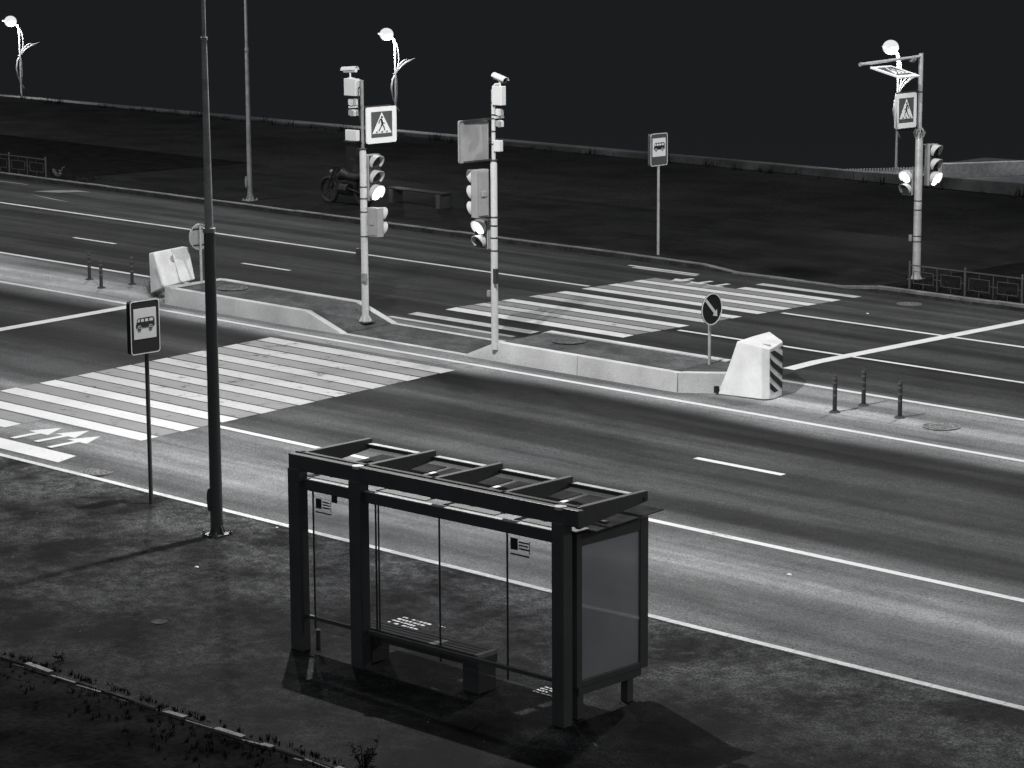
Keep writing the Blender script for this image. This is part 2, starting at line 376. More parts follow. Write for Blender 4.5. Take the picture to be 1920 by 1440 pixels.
# stencilled white lettering, worn away to specks, on the pavement by the shelter
b=MB()
def specks(x0,x1,y0,y1,rows):
    for r in range(rows):
        y=y0+(y1-y0)*(r+.5)/rows; x=x0+random.uniform(0,.03)
        while x<x1:
            w=random.uniform(.02,.07); 
            if random.random()<.8:
                h=(y1-y0)/rows*random.uniform(.3,.55); sl=random.uniform(-.01,.01)
                poly(b,[(x,y-h/2),(x+w,y-h/2+sl),(x+w+sl,y+h/2),(x+sl,y+h/2)],.006)
            x+=w+random.uniform(.01,.03)
specks(-23.62,-23.12,22.74,23.1,4); specks(-23.0,-22.88,23.06,23.12,1); specks(-20.32,-19.95,21.9,22.24,5)
tag(b.build('pavement_stencil',SIGNW,smooth=False),kind='structure')
# ------------------------------------------------------------ median islands
def island(name, prof, x_in0, x_in1, label, seams):
    """prof: list of (x, height) from one end to the other; two kerb walls with a filled middle"""
    t=thing(name,(prof[0][0],36.65,gz(prof[0][0],36.65)),label,'traffic island','concrete traffic islands in the middle of the road')
    for nm,ya,yb in (('kerb_wall',35.88,36.06),('kerb_wall',37.28,37.46)):
        m=MB()
        for (xa,ha),(xb,hb) in zip(prof,prof[1:]):
            cuts=[xa]+[s for s in seams if xa<s<xb]+[xb]
            for ca,cb in zip(cuts,cuts[1:]):
                g0=.006 if ca in seams else 0; g1=.006 if cb in seams else 0
                hA=ha+(hb-ha)*(ca-xa)/(xb-xa); hB=ha+(hb-ha)*(cb-xa)/(xb-xa)
                zA=gz(ca,ya); zB=gz(cb,ya); o=.012
                m.hexa([(ca+g0,ya,zA-.1),(cb-g1,ya,zB-.1),(cb-g1,yb,zB-.1),(ca+g0,yb,zA-.1),(ca+g0,ya+o*2,zA+hA),(cb-g1,ya+o*2,zB+hB),(cb-g1,yb,zB+hB),(ca+g0,yb,zA+hA)])
        m.build(nm,CONC,t,bevel=.012,smooth=False)
    m=MB(); xs=[p[0] for p in prof]
    for (xa,ha),(xb,hb) in zip(prof,prof[1:]):
        a=max(ha-.02,.012); c=max(hb-.02,.012)
        if xb<=x_in0 or xa>=x_in1: continue
        m.quad([(xa,36.05,gz(xa,36.05)+a),(xb,36.05,gz(xb,36.05)+c),(xb,37.29,gz(xb,37.29)+c),(xa,37.29,gz(xa,37.29)+a)])
    m.build('island_top',A_ISL,t,smooth=False)
    return t,m
i1,_=island('traffic_island',[(-43.72,.36),(-39.45,.35),(-38.40,.015)],-99,99,'left long concrete island with dark asphalt top and a sloping end at the crossing',[-41.55])
m=MB(); z=gz(-43.8,36.6); m.hexa([(-43.88,35.88,z-.1),(-43.70,35.88,z-.1),(-43.70,37.46,z-.1),(-43.88,37.46,z-.1),(-43.88,35.9,z+.36),(-43.70,35.9,z+.36),(-43.70,37.46,z+.37),(-43.88,37.46,z+.37)]); m.build('end_wall',CONC,i1,bevel=.012,smooth=False)
i2,_=island('traffic_island',[(-35.0,.015),(-34.15,.36),(-29.71,.35)],-99,99,'right long concrete island beside the keep right sign, light faces with vertical joints',[-32.1,-29.72])
m=MB()
for ya,yb in ((35.9,36.03),(37.3,37.43)): strip(m,-38.40,-35.0,ya,yb,.008)
st(m.build('flush_kerb_line',KERB,smooth=False))
m=MB(); ya=[(-29.7,35.885),(-28.98,36.42),(-28.98,37.46),(-29.12,37.46),(-29.12,36.52),(-29.72,36.06)]
z0=gz(-29.3,36.4); m.prism([(x_,y_,z0-.1) for x_,y_ in ya],(0,0,.455)); m.build('end_wall',CONC,i2,bevel=.012,smooth=False)
m=MB(); strip(m,-38.4,-35.0,36.03,37.3,.006); st(m.build('refuge_surface',A_ISL,smooth=False))
m=MB(); m.quad([(-29.72,36.05,gz(-29.72,36.05)+.33),(-29.1,36.45,gz(-29.1,36.45)+.33),(-29.1,37.45,gz(-29.1,37.45)+.33),(-29.72,37.45,gz(-29.72,37.45)+.33)]); m.build('island_top',A_ISL,i2,smooth=False)
# ------------------------------------------------------------ shelter
SX0,SX1,SY=-23.66,-18.95,21.2
sh=thing('bus_shelter',(-21.3,21.6,gz(-21.3,21.6)),'black bus shelter with glass back wall, open roof beams and a poster case','bus shelter')
gb=gz(-21.3,21.2)-.02
for x,w in ((-23.56,.2),(-22.49,.2),(-19.24,.18)):
    m=MB(); m.box(x-w/2,x+w/2,SY-.02,SY+.13,gb-.05,2.25); m.build('post',DARK,sh,bevel=.01,smooth=False)
m=MB(); m.cyl(-22.47,21.235,2.40,2.434,.07); m.build('post_cap',GALV,sh); 
m=MB(); m.cyl(-19.24,21.235,2.40,2.434,.07); m.build('post_cap',GALV,sh)
m=MB(); m.box(SX0,SX1,SY-.0,SY+.10,2.235,2.425); m.build('rear_beam',DARK,sh,bevel=.01,smooth=False)
m=MB(); m.box(SX0+.02,SX1-.1,SY+.101,SY+.16,2.39,2.44); m.build('beam_flashing',HOUSD,sh,smooth=False)
for i in range(5):
    x=-23.53+1.115*i+ (0.02 if i==4 else 0); a=.035
    m=MB(); m.hexa([(x-a,SY+.1,2.19),(x+a,SY+.1,2.19),(x+a,22.46,2.32),(x-a,22.46,2.32),(x-a,SY+.1,2.44),(x+a,SY+.1,2.44),(x+a,22.46,2.44),(x-a,22.46,2.44)])
    m.build('roof_arm',DARK,sh,bevel=.006,smooth=False)
for i in range(4):
    x0=-23.53+1.115*i+.05; x1=x0+1.015
    if i==0: x0-=.12
    if i==3: x1+=.12
    m=MB(); m.hexa([(x0,21.56,2.12),(x1,21.56,2.12),(x1,22.72,2.17),(x0,22.72,2.17),(x0,21.56,2.132),(x1,21.56,2.132),(x1,22.72,2.182),(x0,22.72,2.182)])
    pn=m.build('roof_panel',GLASSR,sh,smooth=False)
    m=MB(); m.box(x0+.1,x1-.1,21.33,21.56,2.138,2.15); m.build('gutter',GUTTER,sh,smooth=False)
    m=MB(); m.box(x0,x1,22.38,22.43,2.33,2.375); m.build('front_rail',DARK,sh,smooth=False)
    m=MB(); m.box(x0+.06,x1-.06,22.36,22.44,2.376,2.386); m.build('rail_cap',GALV,sh,smooth=False)
    m=MB(); m.box(x0+.02,x1-.02,21.75,21.80,2.17,2.20); m.build('glazing_bar',DARK,sh,smooth=False)
    # spider clamp with curved arms
    cx=x0+.25; cyy=21.62; m=MB()
    for (dx,dy) in ((-.14,-.12),(.14,-.12),(-.14,.16),(.14,.16)):
        m.tube([(cx,cyy,2.29),(cx+dx*.5,cyy+dy*.5,2.30),(cx+dx*.9,cyy+dy*.9,2.25),(cx+dx,cyy+dy,2.15)],[.018,.018,.015,.012],8)
        m.cyl(cx+dx,cyy+dy,2.13,2.165,.03,n=12)
    m.cyl(cx,cyy,2.24,2.34,.028,n=12); m.tube([(cx,cyy,2.30),(x0-.02,cyy,2.32)],.014,8)
    m.build('glass_clamp',GALVD,sh)
m=MB(); m.box(-23.42,-19.34,SY+.05,SY+.11,1.995,2.125); m.build('head_rail',DARK,sh,smooth=False)
m=MB(); m.box(-23.40,-19.34,SY+.045,SY+.115,2.126,2.136); m.build('head_rail_trim',GALV,sh,smooth=False)
m=MB(); m.box(-23.46,-19.30,SY+.06,SY+.10,.385,.43); m.build('low_rail',DARK,sh,smooth=False)
gx=[-23.36,-22.27,-21.21,-20.13,-19.34]
for a,c in zip(gx,gx[1:]):
    m=MB(); m.box(a+.008,c-.008,SY+.115,SY+.123,.25,2.05); g_=m.build('glass_pane',GLASS,sh,smooth=False)
for x in gx[:4]:
    m=MB(); m.box(x-.009,x+.009,SY+.112,SY+.127,.26,2.04); m.build('pane_joint',HOUSD,sh,smooth=False)
m=MB(); m.box(-22.23,-22.215,SY+.112,SY+.127,.26,2.04); m.build('pane_joint',HOUSD,sh,smooth=False)
def sticker(x0,z0,sc=1.,mir=False):
    m=MB(); y=SY+.108; w=.005
    m.box(x0,x0+.11*sc,y,y+w,z0,z0+.135*sc)
    for k,(l,h) in enumerate(((.14,.02),(.12,.018),(.15,.02))):
        zz=z0+(.11-.038*k)*sc; xx=x0+.13*sc
        while xx<x0+(.13+l)*sc:
            ww=random.uniform(.012,.028)*sc; m.box(xx,xx+ww,y,y+w,zz-h*sc,zz); xx+=ww+.006*sc
    m.box(x0+.29*sc,x0+.297*sc,y,y+w,z0-.02*sc,z0+.13*sc)
    xx=x0
    while xx<x0+.29*sc: ww=random.uniform(.012,.03)*sc; m.box(xx,xx+ww,y,y+w,z0-.06*sc,z0-.042*sc); xx+=ww+.006
    m.build('glass_sticker',SIGNK,sh,smooth=False)
sticker(-20.07,1.80); sticker(-23.30,1.78,.9)
m=MB(); m.box(-23.12,-23.02,SY+.2,SY+.205,1.86,1.99); m.build('glass_sticker',SIGNK,sh,smooth=False)
# poster case at the right end
X0,X1=-19.36,-19.20
m=MB()
m.box(X0,X1,21.46,21.55,.30,2.08); m.box(X0,X1,22.55,22.69,.30,2.08); m.box(X0,X1,21.55,22.55,.30,.375); m.box(X0,X1,21.55,22.55,1.93,2.08)
m.build('case_frame',DARK,sh,bevel=.006,smooth=False)
m=MB(); m.box(X0+.02,X1-.03,21.55,22.55,.375,1.93); m.build('poster_panel',POSTER,sh,smooth=False)
m=MB(); m.box(X1-.012,X1-.006,21.551,22.549,.376,1.929); m.build('case_glass',GLASS,sh,smooth=False)
m=MB(); m.box(X0+.01,X1-.01,21.50,22.58,.21,.298); m.build('case_sill',DARK,sh,smooth=False)
for y in (21.50,22.36):
    m=MB(); m.box(X0+.03,X1-.03,y,y+.10,gb-.05,.209); m.build('case_leg',DARK,sh,smooth=False)
m=MB(); m.box(X0+.02,X1-.02,21.5,22.66,2.081,2.10); m.build('case_lid',HOUSD,sh,smooth=False)
# bench
bn=thing('bench',(-21.7,21.55,gz(-21.7,21.55)),'dark slatted bench on two block legs inside the bus shelter','bench')
for i in range(4):
    m=MB(); y=21.42+.085*i; m.box(-22.72,-20.76,y,y+.07,.355,.405); m.build('seat_slat',WOODD,bn,bevel=.004,smooth=False)
m=MB(); m.box(-22.74,-20.70,21.40,21.425,.27,.36); m.build('seat_rail',DARK,bn,smooth=False)
m=MB(); m.box(-22.74,-20.70,21.72,21.745,.27,.36); m.build('seat_rail',DARK,bn,smooth=False)
for x in (-22.74,-20.96):
    m=MB(); m.box(x,x+.26,21.426,21.719,gz(x,21.5)-.03,.35); m.build('leg',DARK,bn,bevel=.006,smooth=False)
m=MB(); m.box(-20.76,-20.70,21.42,21.745,.361,.409); m.build('end_plate',GALVD,bn,smooth=False)
# short stub post
p=at(597,1214); m=MB(); m.cyl(p.x,p.y,p.z-.02,p.z+.22,.028,n=14); m.cyl(p.x,p.y,p.z+.22,p.z+.235,.034,.02,n=14)
tag(m.build('stub_post',DARK,origin=(p.x,p.y,p.z)),'short dark stub post standing on the pavement behind the left shelter glass','post')
# ------------------------------------------------------------ tall lamp poles with lamps over the road
def lamp_pole(base, dirY, label, watts, dark=True, tilt=0.):
    zr1,zr2=(4.39,7.06) if dark else (4.16,8.4)
    ra,rb,rc,rd,re=(.092,.078,.061,.038,.028) if dark else (.072,.050,.042,.034,.026)
    x,y,z=base; t=thing('street_lamp',base,label,'street lamp','tall street lamps along the road')
    mt=DARKP if dark else GALVD
    lean=.006
    m=MB(); m.tube([(x,y,z),(x,y,z+zr1)],[ra,rb],24); m.build('lower_pole',mt,t)
    m=MB(); m.tube([(x,y,z+zr1-.03),(x,y,z+zr1+.03)],rb+.012,24); m.tube([(x,y,z+zr1+.03),(x,y,z+zr2)],[rc,rd],24)
    m.tube([(x,y,z+zr2-.02),(x,y,z+zr2+.02)],rd+.010,24)
    m.tube([(x,y,z+zr2+.02),(x,y,z+12.6),(x,y+dirY*.15,z+13.0),(x,y+dirY*.7,z+13.35),(x,y+dirY*1.7,z+13.5)],[re,re,re,re,re],18)
    m.build('upper_pole',GALVD,t)
    m=MB(); m.box(x-.16,x+.16,y-.16,y+.16,z,z+.02)
    m.build('base_plate',mt,t,smooth=False)
    for k in range(4):
        a=math.pi/2*k; m=MB(); d=Vector((math.cos(a),math.sin(a),0)); n=Vector((-d.y,d.x,0))*.006
        c=Vector((x,y,z+.02)); m.prism([c+d*.08-n,c+d*.155-n,c+d*.08+Vector((0,0,.16))-n],n*2); m.build('gusset',mt,t,smooth=False)
        m=MB(); q=c+Vector((math.cos(a+.785),math.sin(a+.785),0))*.19; m.cyl(q.x,q.y,z+.0,z+.07,.014,n=8); m.cyl(q.x,q.y,z+.02,z+.045,.026,n=6); m.build('anchor_bolt',mt,t)
    m=MB(); c=Vector((x-.045,y-.075,0))
    hp=[]
    for k in range(20):
        a=2*math.pi*k/20; hp.append((x-.03+.042*math.cos(a)-.02, y-.082, z+.52+.165*math.sin(a)+(.0)))
    m.prism(hp,(0,-.016,0)); m.build('hatch_cover',mt,t,smooth=False)
    hy=y+dirY*2.05
    m=MB(); m.ball((x,hy,z+13.5),.17,.42,.09,16,8); m.build('lamp_head',HOUS,t)
    m=MB(); m.cyl(x,hy,z+13.40,z+13.45,.11,n=18); m.build('lamp_lens',GLOW,t)
    ld=bpy.data.lights.new('street_lamp_light','SPOT'); ld.energy=watts; ld.spot_size=math.radians(158); ld.spot_blend=.55; ld.shadow_soft_size=.10 if dirY>0 else .45; ld.color=(1,.995,.985)
    lo=bpy.data.objects.new('street_lamp_light',ld); C.objects.link(lo); lo.parent=t; lo.location=(0,dirY*2.2,13.33)
    lo.rotation_euler=(math.radians(14)*(-dirY)*-1,0,0)
    return t
pn_=at(407,1003); pf_=at(469,376,.12)
labs=['tall dark lamp pole at the near kerb left of the bus shelter','tall slender grey lamp pole on the far pavement near the top left']
for i,X in enumerate(LAMP_X):
    xb=X-.25 if X!=-28.25 else pn_.x
    lamp_pole((xb,pn_.y,gz(xb,pn_.y)),1,labs[0] if X==-28.25 else 'tall dark lamp pole at the near kerb outside the view, '+('far left','left','','right')[i],NEAR_W*(.33 if i<=1 else .13 if i==3 else 1))
    xb=pf_.x if X==-56.5 else X
    lamp_pole((xb,pf_.y,gz(xb,pf_.y)+.12),-1,labs[1] if X==-56.5 else 'tall grey lamp pole on the far pavement outside the view, '+('far left','','right','far right')[i],FAR_W*(1.0 if i<=1 else .85 if i==3 else 1),dark=False)
# ------------------------------------------------------------ signs
def rrect(y0,y1,z0,z1,r,n=5):
    out=[]
    for (cy_,cz,a0) in ((y1-r,z0+r,-90),(y1-r,z1-r,0),(y0+r,z1-r,90),(y0+r,z0+r,180)):
        for k in range(n+1):
            a=math.radians(a0+90*k/n); out.append((cy_+r*math.cos(a),cz+r*math.sin(a)))
    return out
def plate(m, X, pts, th): # pts in (y,z); front face at X, thickness away
    m.prism([(X,y,z) for y,z in pts],(-th,0,0)); return m
def bus_sign(base, X, y0,y1,z0,z1, label, darkpole=True):
    t=thing('bus_stop_sign',base,label,'bus stop sign','bus stop signs')
    x,y,z=base; w=y1-y0; h=z1-z0
    m=MB(); m.cyl(x,y,z,z0+.02,.032,n=18); m.build('post',DARKP if darkpole else GALV,t)
    m=MB(); plate(m,X,rrect(y0,y1,z0,z1,.05),.085); m.build('sign_box',SIGNB2 if darkpole else SIGNB,t,smooth=False)  # near sign: backlit shade put into a darker film
    m=MB(); o=rrect(y0,y1,z0,z1,.05); i_=rrect(y0+.014,y1-.014,z0+.014,z1-.014,.04); n=len(o)
    for k in range(n): j=(k+1)%n; m.hexa([(X+.001,*o[k]),(X+.001,*o[j]),(X+.001,*i_[j]),(X+.001,*i_[k]),(X+.004,*o[k]),(X+.004,*o[j]),(X+.004,*i_[j]),(X+.004,*i_[k])])
    m.build('border',SIGNP if darkpole else SIGNW,t,smooth=False)
    py0=y0+w*.11; py1=y1-w*.12; pz1=z1-h*.145; pz0=z0+h*.285
    m=MB(); plate(m,X+.004,rrect(py0,py1,pz0,pz1,.012),.003); m.build('white_panel',SIGNP if darkpole else SIGNW,t,smooth=False)
    # bus pictogram facing left
    pw=py1-py0; bx0=py0+pw*.09; bx1=py1-pw*.07; bw=bx1-bx0; bz0=pz0+(pz1-pz0)*.37; bh=bw*.42; X2=X+.0045
    m=MB(); P=lambda u,v:(X2+.003,bx0+bw*u,bz0+bh*v)
    m.prism([P(.02,0),P(.98,.02),P(1,.2),P(.99,.75),P(.93,.98),P(.86,1.0),P(.16,.97),P(.09,.9),P(.03,.45),P(0,.2)],(-.002,0,0))
    def disc(u,v,r,d,tt=.002):
        m.prism([(X2+.003+d, bx0+bw*u+r*math.cos(2*math.pi*k/20), bz0+bh*v+r*math.sin(2*math.pi*k/20)) for k in range(20)],(-tt,0,0))
    m.build('bus_symbol',SIGNK,t,smooth=False)
    for (a,c) in ((.08,.2),(.26,.42),(.48,.65),(.71,.9)):
        m=MB()
        m.prism([(X2+.0055,bx0+bw*a+ (0 if a>.1 else 0),bz0+bh*.58),(X2+.0055,bx0+bw*c,bz0+bh*.58),(X2+.0055,bx0+bw*c,bz0+bh*.86),(X2+.0055,bx0+bw*(a+(.05 if a<.1 else .01)),bz0+bh*.86)],(-.0015,0,0)); m.build('symbol_window',SIGNP if darkpole else SIGNW,t,smooth=False)
    for u in (.19,.78):
        for rr,dd,nm,mm in ((.105,.0025,'symbol_wheel_arch',SIGNP if darkpole else SIGNW),(.085,.0045,'symbol_wheel',SIGNK),(.032,.0065,'symbol_hub',SIGNP if darkpole else SIGNW)):
            m=MB(); disc(u,-.02,bw*rr,dd,.0015); m.build(nm,mm,t,smooth=False)
    return t
p=at(283.5,944)
bus_sign((p.x,p.y,p.z),-30.66,24.42,24.97,2.42,3.22,'dark bus stop sign with white bus panel on a thin post at the near kerb')
p=at(1234,477.5,.12); q0=atx(1220,250.5,p.x+.04); q1=atx(1252,310,p.x+.04)
yy0=atx(1220,280,p.x+.04).y; yy1=atx(1251.5,280,p.x+.04).y
bus_sign((p.x,p.y,p.z),p.x+.04,yy0,yy1,atx(1236,310.5,p.x+.04).z,atx(1236,250,p.x+.04).z,'small lit bus stop sign on a pale post across the road on the far pavement',False)
def ped_sign(t, X, y0,y1,z0,z1, mirror=False, frame=None, name='crossing_sign'):
    """white-bordered board, blue square, white triangle, walking figure; frame maps (u,v,d)->world, u,v in 0..1"""
    w=y1-y0; h=z1-z0
    if frame is None: frame=lambda u,v,d:(X+d, y0+w*u, z0+h*v)
    def pr(m,pts,d,tt): 
        a=[Vector(frame(u,v,d)) for u,v in pts]; off=Vector(frame(0,0,d-tt))-Vector(frame(0,0,d)); m.prism(a,off)
    r=.06; pts=[]
    for (cu,cv,a0) in ((1-r,r,-90),(1-r,1-r,0),(r,1-r,90),(r,r,180)):
        for k in range(5): a=math.radians(a0+22.5*k); pts.append((cu+r*math.cos(a),cv+r*math.sin(a)))
    m=MB(); pr(m,pts,0,.03); sb=m.build(name,SIGNW,t,smooth=False)
    m=MB(); pr(m,[(.15,.16),(.85,.16),(.85,.87),(.15,.87)],.004,.003); m.build('blue_field',SIGNB,sb,smooth=False)
    m=MB(); pr(m,[(.18,.27),(.82,.27),(.5,.845)],.008,.003); m.build('white_triangle',SIGNW,sb,smooth=False)
    m=MB(); s=-1 if mirror else 1; U=lambda u:.5+s*(u-.5)
    def P(l): pr(m,[(U(u),v) for u,v in l],.012,.003)
    P([(.5+.034*math.cos(2*math.pi*k/12),.715+.032*math.sin(2*math.pi*k/12)) for k in range(12)])
    P([(.455,.675),(.50,.675),(.53,.60),(.535,.50),(.475,.50),(.465,.60)])
    P([(.455,.675),(.465,.65),(.42,.60),(.415,.54),(.39,.54),(.395,.61)])
    P([(.505,.62),(.54,.57),(.60,.545),(.59,.52),(.52,.55)])
    P([(.475,.51),(.53,.51),(.46,.41),(.41,.325),(.375,.34),(.44,.43)])
    P([(.50,.52),(.535,.51),(.585,.44),(.60,.34),(.57,.34),(.555,.42)])
    for u in (.32,.5,.66): P([(u-.03,.285),(u+.02,.285),(u+.035,.325),(u-.005,.33)])
    m.build('walker_symbol',SIGNK,sb,smooth=False)
    return sb
# ------------------------------------------------------------ traffic signal heads
def head(t, c, face, n, w, h, lit=(), name='signal_head', litmat=None, big=False, depth=.16):
    """c: centre of the housing; face: unit horizontal direction the lenses look to"""
    f=Vector((face[0],face[1],0)); s=Vector((-f.y,f.x,0)); c=Vector(c); up=Vector((0,0,1))
    def P(a,b_,d): return c+s*a+up*b_+f*d
    m=MB(); m.hexa([P(-w/2,-h/2,-depth/2),P(w/2,-h/2,-depth/2),P(w/2,-h/2,depth/2),P(-w/2,-h/2,depth/2),P(-w/2,h/2,-depth/2),P(w/2,h/2,-depth/2),P(w/2,h/2,depth/2),P(-w/2,h/2,depth/2)])
    hd=m.build(name,HOUS,t,bevel=.012,smooth=False)
    e=.012; d0=depth/2+.002
    m=MB(); m.hexa([P(-w/2+e,-h/2+e,d0),P(w/2-e,-h/2+e,d0),P(w/2-e,h/2-e,d0),P(-w/2+e,h/2-e,d0),P(-w/2+e,-h/2+e,d0+.006),P(w/2-e,-h/2+e,d0+.006),P(w/2-e,h/2-e,d0+.006),P(-w/2+e,h/2-e,d0+.006)])
    m.build('front_face',HOUSD,hd,smooth=False)
    m=MB(); q=.035; d1=-depth/2
    m.hexa([P(-w/2+q,-h/2+q,d1-.016),P(w/2-q,-h/2+q,d1-.016),P(w/2-q,h/2-q,d1-.016),P(-w/2+q,h/2-q,d1-.016),P(-w/2+q,-h/2+q,d1-.001),P(w/2-q,-h/2+q,d1-.001),P(w/2-q,h/2-q,d1-.001),P(-w/2+q,h/2-q,d1-.001)])
    m.hexa([P(-.05,-.05,d1-.04),P(.06,-.05,d1-.04),P(.06,.05,d1-.04),P(-.05,.05,d1-.04),P(-.05,-.05,d1-.0165),P(.06,-.05,d1-.0165),P(.06,.05,d1-.0165),P(-.05,.05,d1-.0165)])
    m.build('back_cover',HOUS,hd,bevel=.006,smooth=False)
    for k in range(n):
        zc=h/2-h/n*(k+.5); r=min(w,h/n)*.42; on=k in lit
        if on: r=min(w,h/n)*.47
        lm = (litmat or GLOWG) if k in lit else HOUSD
        m=MB(); pts=[P(r*math.cos(2*math.pi*j/20),zc+r*math.sin(2*math.pi*j/20),d0+.008) for j in range(20)]
        m.prism(pts,f*.012); m.build('lens',lm,hd,smooth=False)
        # visor: open-bottomed hood, longer at the top
        m=MB(); a0,a1=-35,215; N=16; L_=.19; tk=.008
        rings=[]
        for rr in (r*1.1,r*1.1+tk):
            A=[];B=[]
            for j in range(N+1):
                a=math.radians(a0+(a1-a0)*j/N); ll=L_*(.30+.70*max(0,(math.sin(a)+.6)/1.6))
                A.append(P(rr*math.cos(a),zc+rr*math.sin(a),d0+.008)); B.append(P(rr*math.cos(a),zc+rr*math.sin(a)-.01,d0+ll))
            rings.append((A,B))
        (A,B),(C_,D)=rings
        for j in range(N):
            m.hexa([A[j],A[j+1],B[j+1],B[j],C_[j],C_[j+1],D[j+1],D[j]])
        m.build('visor',VISOR,hd,smooth=False)
    return hd
def clampring(t,x,y,z,r): m=MB(); m.cyl(x,y,z-.012,z+.012,r+.006,n=18); m.build('pole_band',CLAMP,t)
def cctv(t, c, yaw, pitch, l=.36, mt=WBOX):
    """bullet camera with sun shield"""
    M3=Matrix.Rotation(yaw,3,'Z')@Matrix.Rotation(pitch,3,'Y'); c=Vector(c)
    def P(x,y,z): return c+M3@Vector((x,y,z))
    m=MB(); m.tube([P(-l*.42,0,0),P(l*.42,0,0)],.052,14); hd=m.build('camera',mt,t)
    m=MB(); N=8
    for j in range(N):
        a=math.radians(0+180*j/N); a2=math.radians(180*(j+1)/N); r=.066
        m.hexa([P(-l*.5,r*math.cos(a),r*math.sin(a)),P(-l*.5,r*math.cos(a2),r*math.sin(a2)),P(l*.55,r*math.cos(a2),r*math.sin(a2)),P(l*.55,r*math.cos(a),r*math.sin(a)),
                P(-l*.5,(r+.006)*math.cos(a),(r+.006)*math.sin(a)),P(-l*.5,(r+.006)*math.cos(a2),(r+.006)*math.sin(a2)),P(l*.55,(r+.006)*math.cos(a2),(r+.006)*math.sin(a2)),P(l*.55,(r+.006)*math.cos(a),(r+.006)*math.sin(a))])
    m.build('sun_shield',mt,hd,smooth=False)
    m=MB(); m.tube([P(l*.42,0,0),P(l*.43,0,0)],.042,14); m.build('camera_lens',HOUSD,hd)
    m=MB(); m.tube([c+Vector((0,0,-.05)),c+Vector((0,0,-.15))],.018,10); m.cyl(c.x,c.y,c.z-.17,c.z-.15,.06,n=14); m.build('camera_foot',mt,hd)
def cabinet(t,x0,x1,y0,y1,z0,z1,nm='cabinet',mt=WBOX): m=MB(); m.box(x0,x1,y0,y1,z0,z1); return m.build(nm,mt,t,bevel=.01,smooth=False)
def floods(t, c, n=3, mt=WBOX):
    """little infrared lamps on a bracket"""
    x,y,z=c
    for r in range(2):
        for k in range(n):
            m=MB(); yy=y+.075*(k-(n-1)/2); zz=z-.21*r
            m.hexa([(x-.03,yy-.03,zz-.055),(x+.05,yy-.03,zz-.075),(x+.05,yy+.03,zz-.075),(x-.03,yy+.03,zz-.055),(x-.03,yy-.03,zz+.05),(x+.05,yy-.03,zz+.03),(x+.05,yy+.03,zz+.03),(x-.03,yy+.03,zz+.05)])
            m.build('infrared_lamp',mt if (k+r)%2==0 else HOUS,t,smooth=False)
    m=MB(); m.box(x-.02,x+.02,y-.11,y+.11,z-.125,z-.085); m.build('lamp_bracket',mt,t,smooth=False)
def flange(t,x,y,z,mt):
    m=MB(); m.box(x-.15,x+.15,y-.15,y+.15,z,z+.02); m.build('base_plate',CLAMP,t,smooth=False)
    m=MB()
    for k in range(6):
        a=math.pi/3*k; d=Vector((math.cos(a),math.sin(a),0)); n=Vector((-d.y,d.x,0))*.005; c=Vector((x,y,z+.02))
        m.prism([c+d*.06-n,c+d*.14-n,c+d*.06+Vector((0,0,.15))-n],n*2)
    m.build('base_gussets',mt,t,smooth=False)
SG='signal poles at the crosswalk'
# pole 1 (left, by the end of the left island)
p=at(685.5,604,.09); x,y,z=p
t=thing('signal_pole',(x,y,z),'white signal pole with crossing sign at the sloping end of the left island','traffic signal',SG)
zt=lambda px,py,X=x: atx(px,py,X).z
m=MB(); m.tube([(x,y,z),(x,y,zt(683,285)),(x,y,zt(683,278))],[.074,.068,.045],22); m.build('pole',WPOLE,t)
m=MB(); m.tube([(x,y,zt(683,279)),(x,y,zt(680,150))],.034,16); m.build('upper_pole',GALVD,t)
flange(t,x,y,z,WPOLE)
for py in (279,350,372,397,443): clampring(t,x,y,zt(683,py),.071)
X=x+.09
y0,y1=atx(687.5,235,X).y,atx(743.5,235,X).y
ped_sign(t,X,y0,y1,atx(715,268,X).z,atx(715,200,X).z)
m=MB(); m.bar((x,y-.04,zt(683,201)),(x+.02,y1-.1,zt(683,201)),.02,.03); m.build('sign_bracket',CLAMP,t,smooth=False); m=MB(); m.bar((x,y-.04,zt(683,268)),(x+.02,y1-.1,zt(683,268)),.02,.03); m.build('sign_bracket',CLAMP,t,smooth=False)
zc=(atx(702,290,X).z+atx(702,376,X).z)/2; hh=atx(702,290,X).z-atx(702,376,X).z
yc=(atx(690,333,X).y+atx(715,333,X).y)/2
head(t,(x-.02,yc+.03,zc),(1,0),3,.33,hh,lit=(2,))
zc=(atx(702,385,x).z+atx(702,439,x).z)/2; hh=atx(702,385,x).z-atx(702,439,x).z
head(t,(x+.31,y+.02,zc),(0,1),2,.30,hh)
m=MB(); m.bar((x,y,zc+hh/2-.02),(x+.3,y,zc+hh/2-.02),.02,.02); m.bar((x,y,zc-hh/2+.02),(x+.3,y,zc-hh/2+.02),.02,.02); m.build('head_bracket',GALV,t,smooth=False)
cabinet(t,x-.40,x-.06,y-.12,y-.0,aty(665,179,y).z,aty(665,147,y).z)
cabinet(t,x-.34,x-.02,y-.16,y-.06,aty(670,263,y).z,aty(670,243,y).z,'junction_box')
cctv(t,(x-.28,y-.05,aty(657,131,y).z),math.radians(185),math.radians(4))
floods(t,(x-.20,y-.06,aty(668,190,y).z))
m=MB(); m.tube([(x,y,zt(680,152)),(x-.1,y-.02,zt(680,150)),(x-.3,y-.05,zt(680,146))],.02,10); m.build('camera_arm',WPOLE,t)
m=MB(); m.tube([(x,y,zt(680,158)),(x-.05,y-.05,zt(680,165)),(x-.02,y-.09,zt(680,200)),(x+.0,y-.05,zt(680,230))],.01,8); m.build('cable',HOUSD,t)
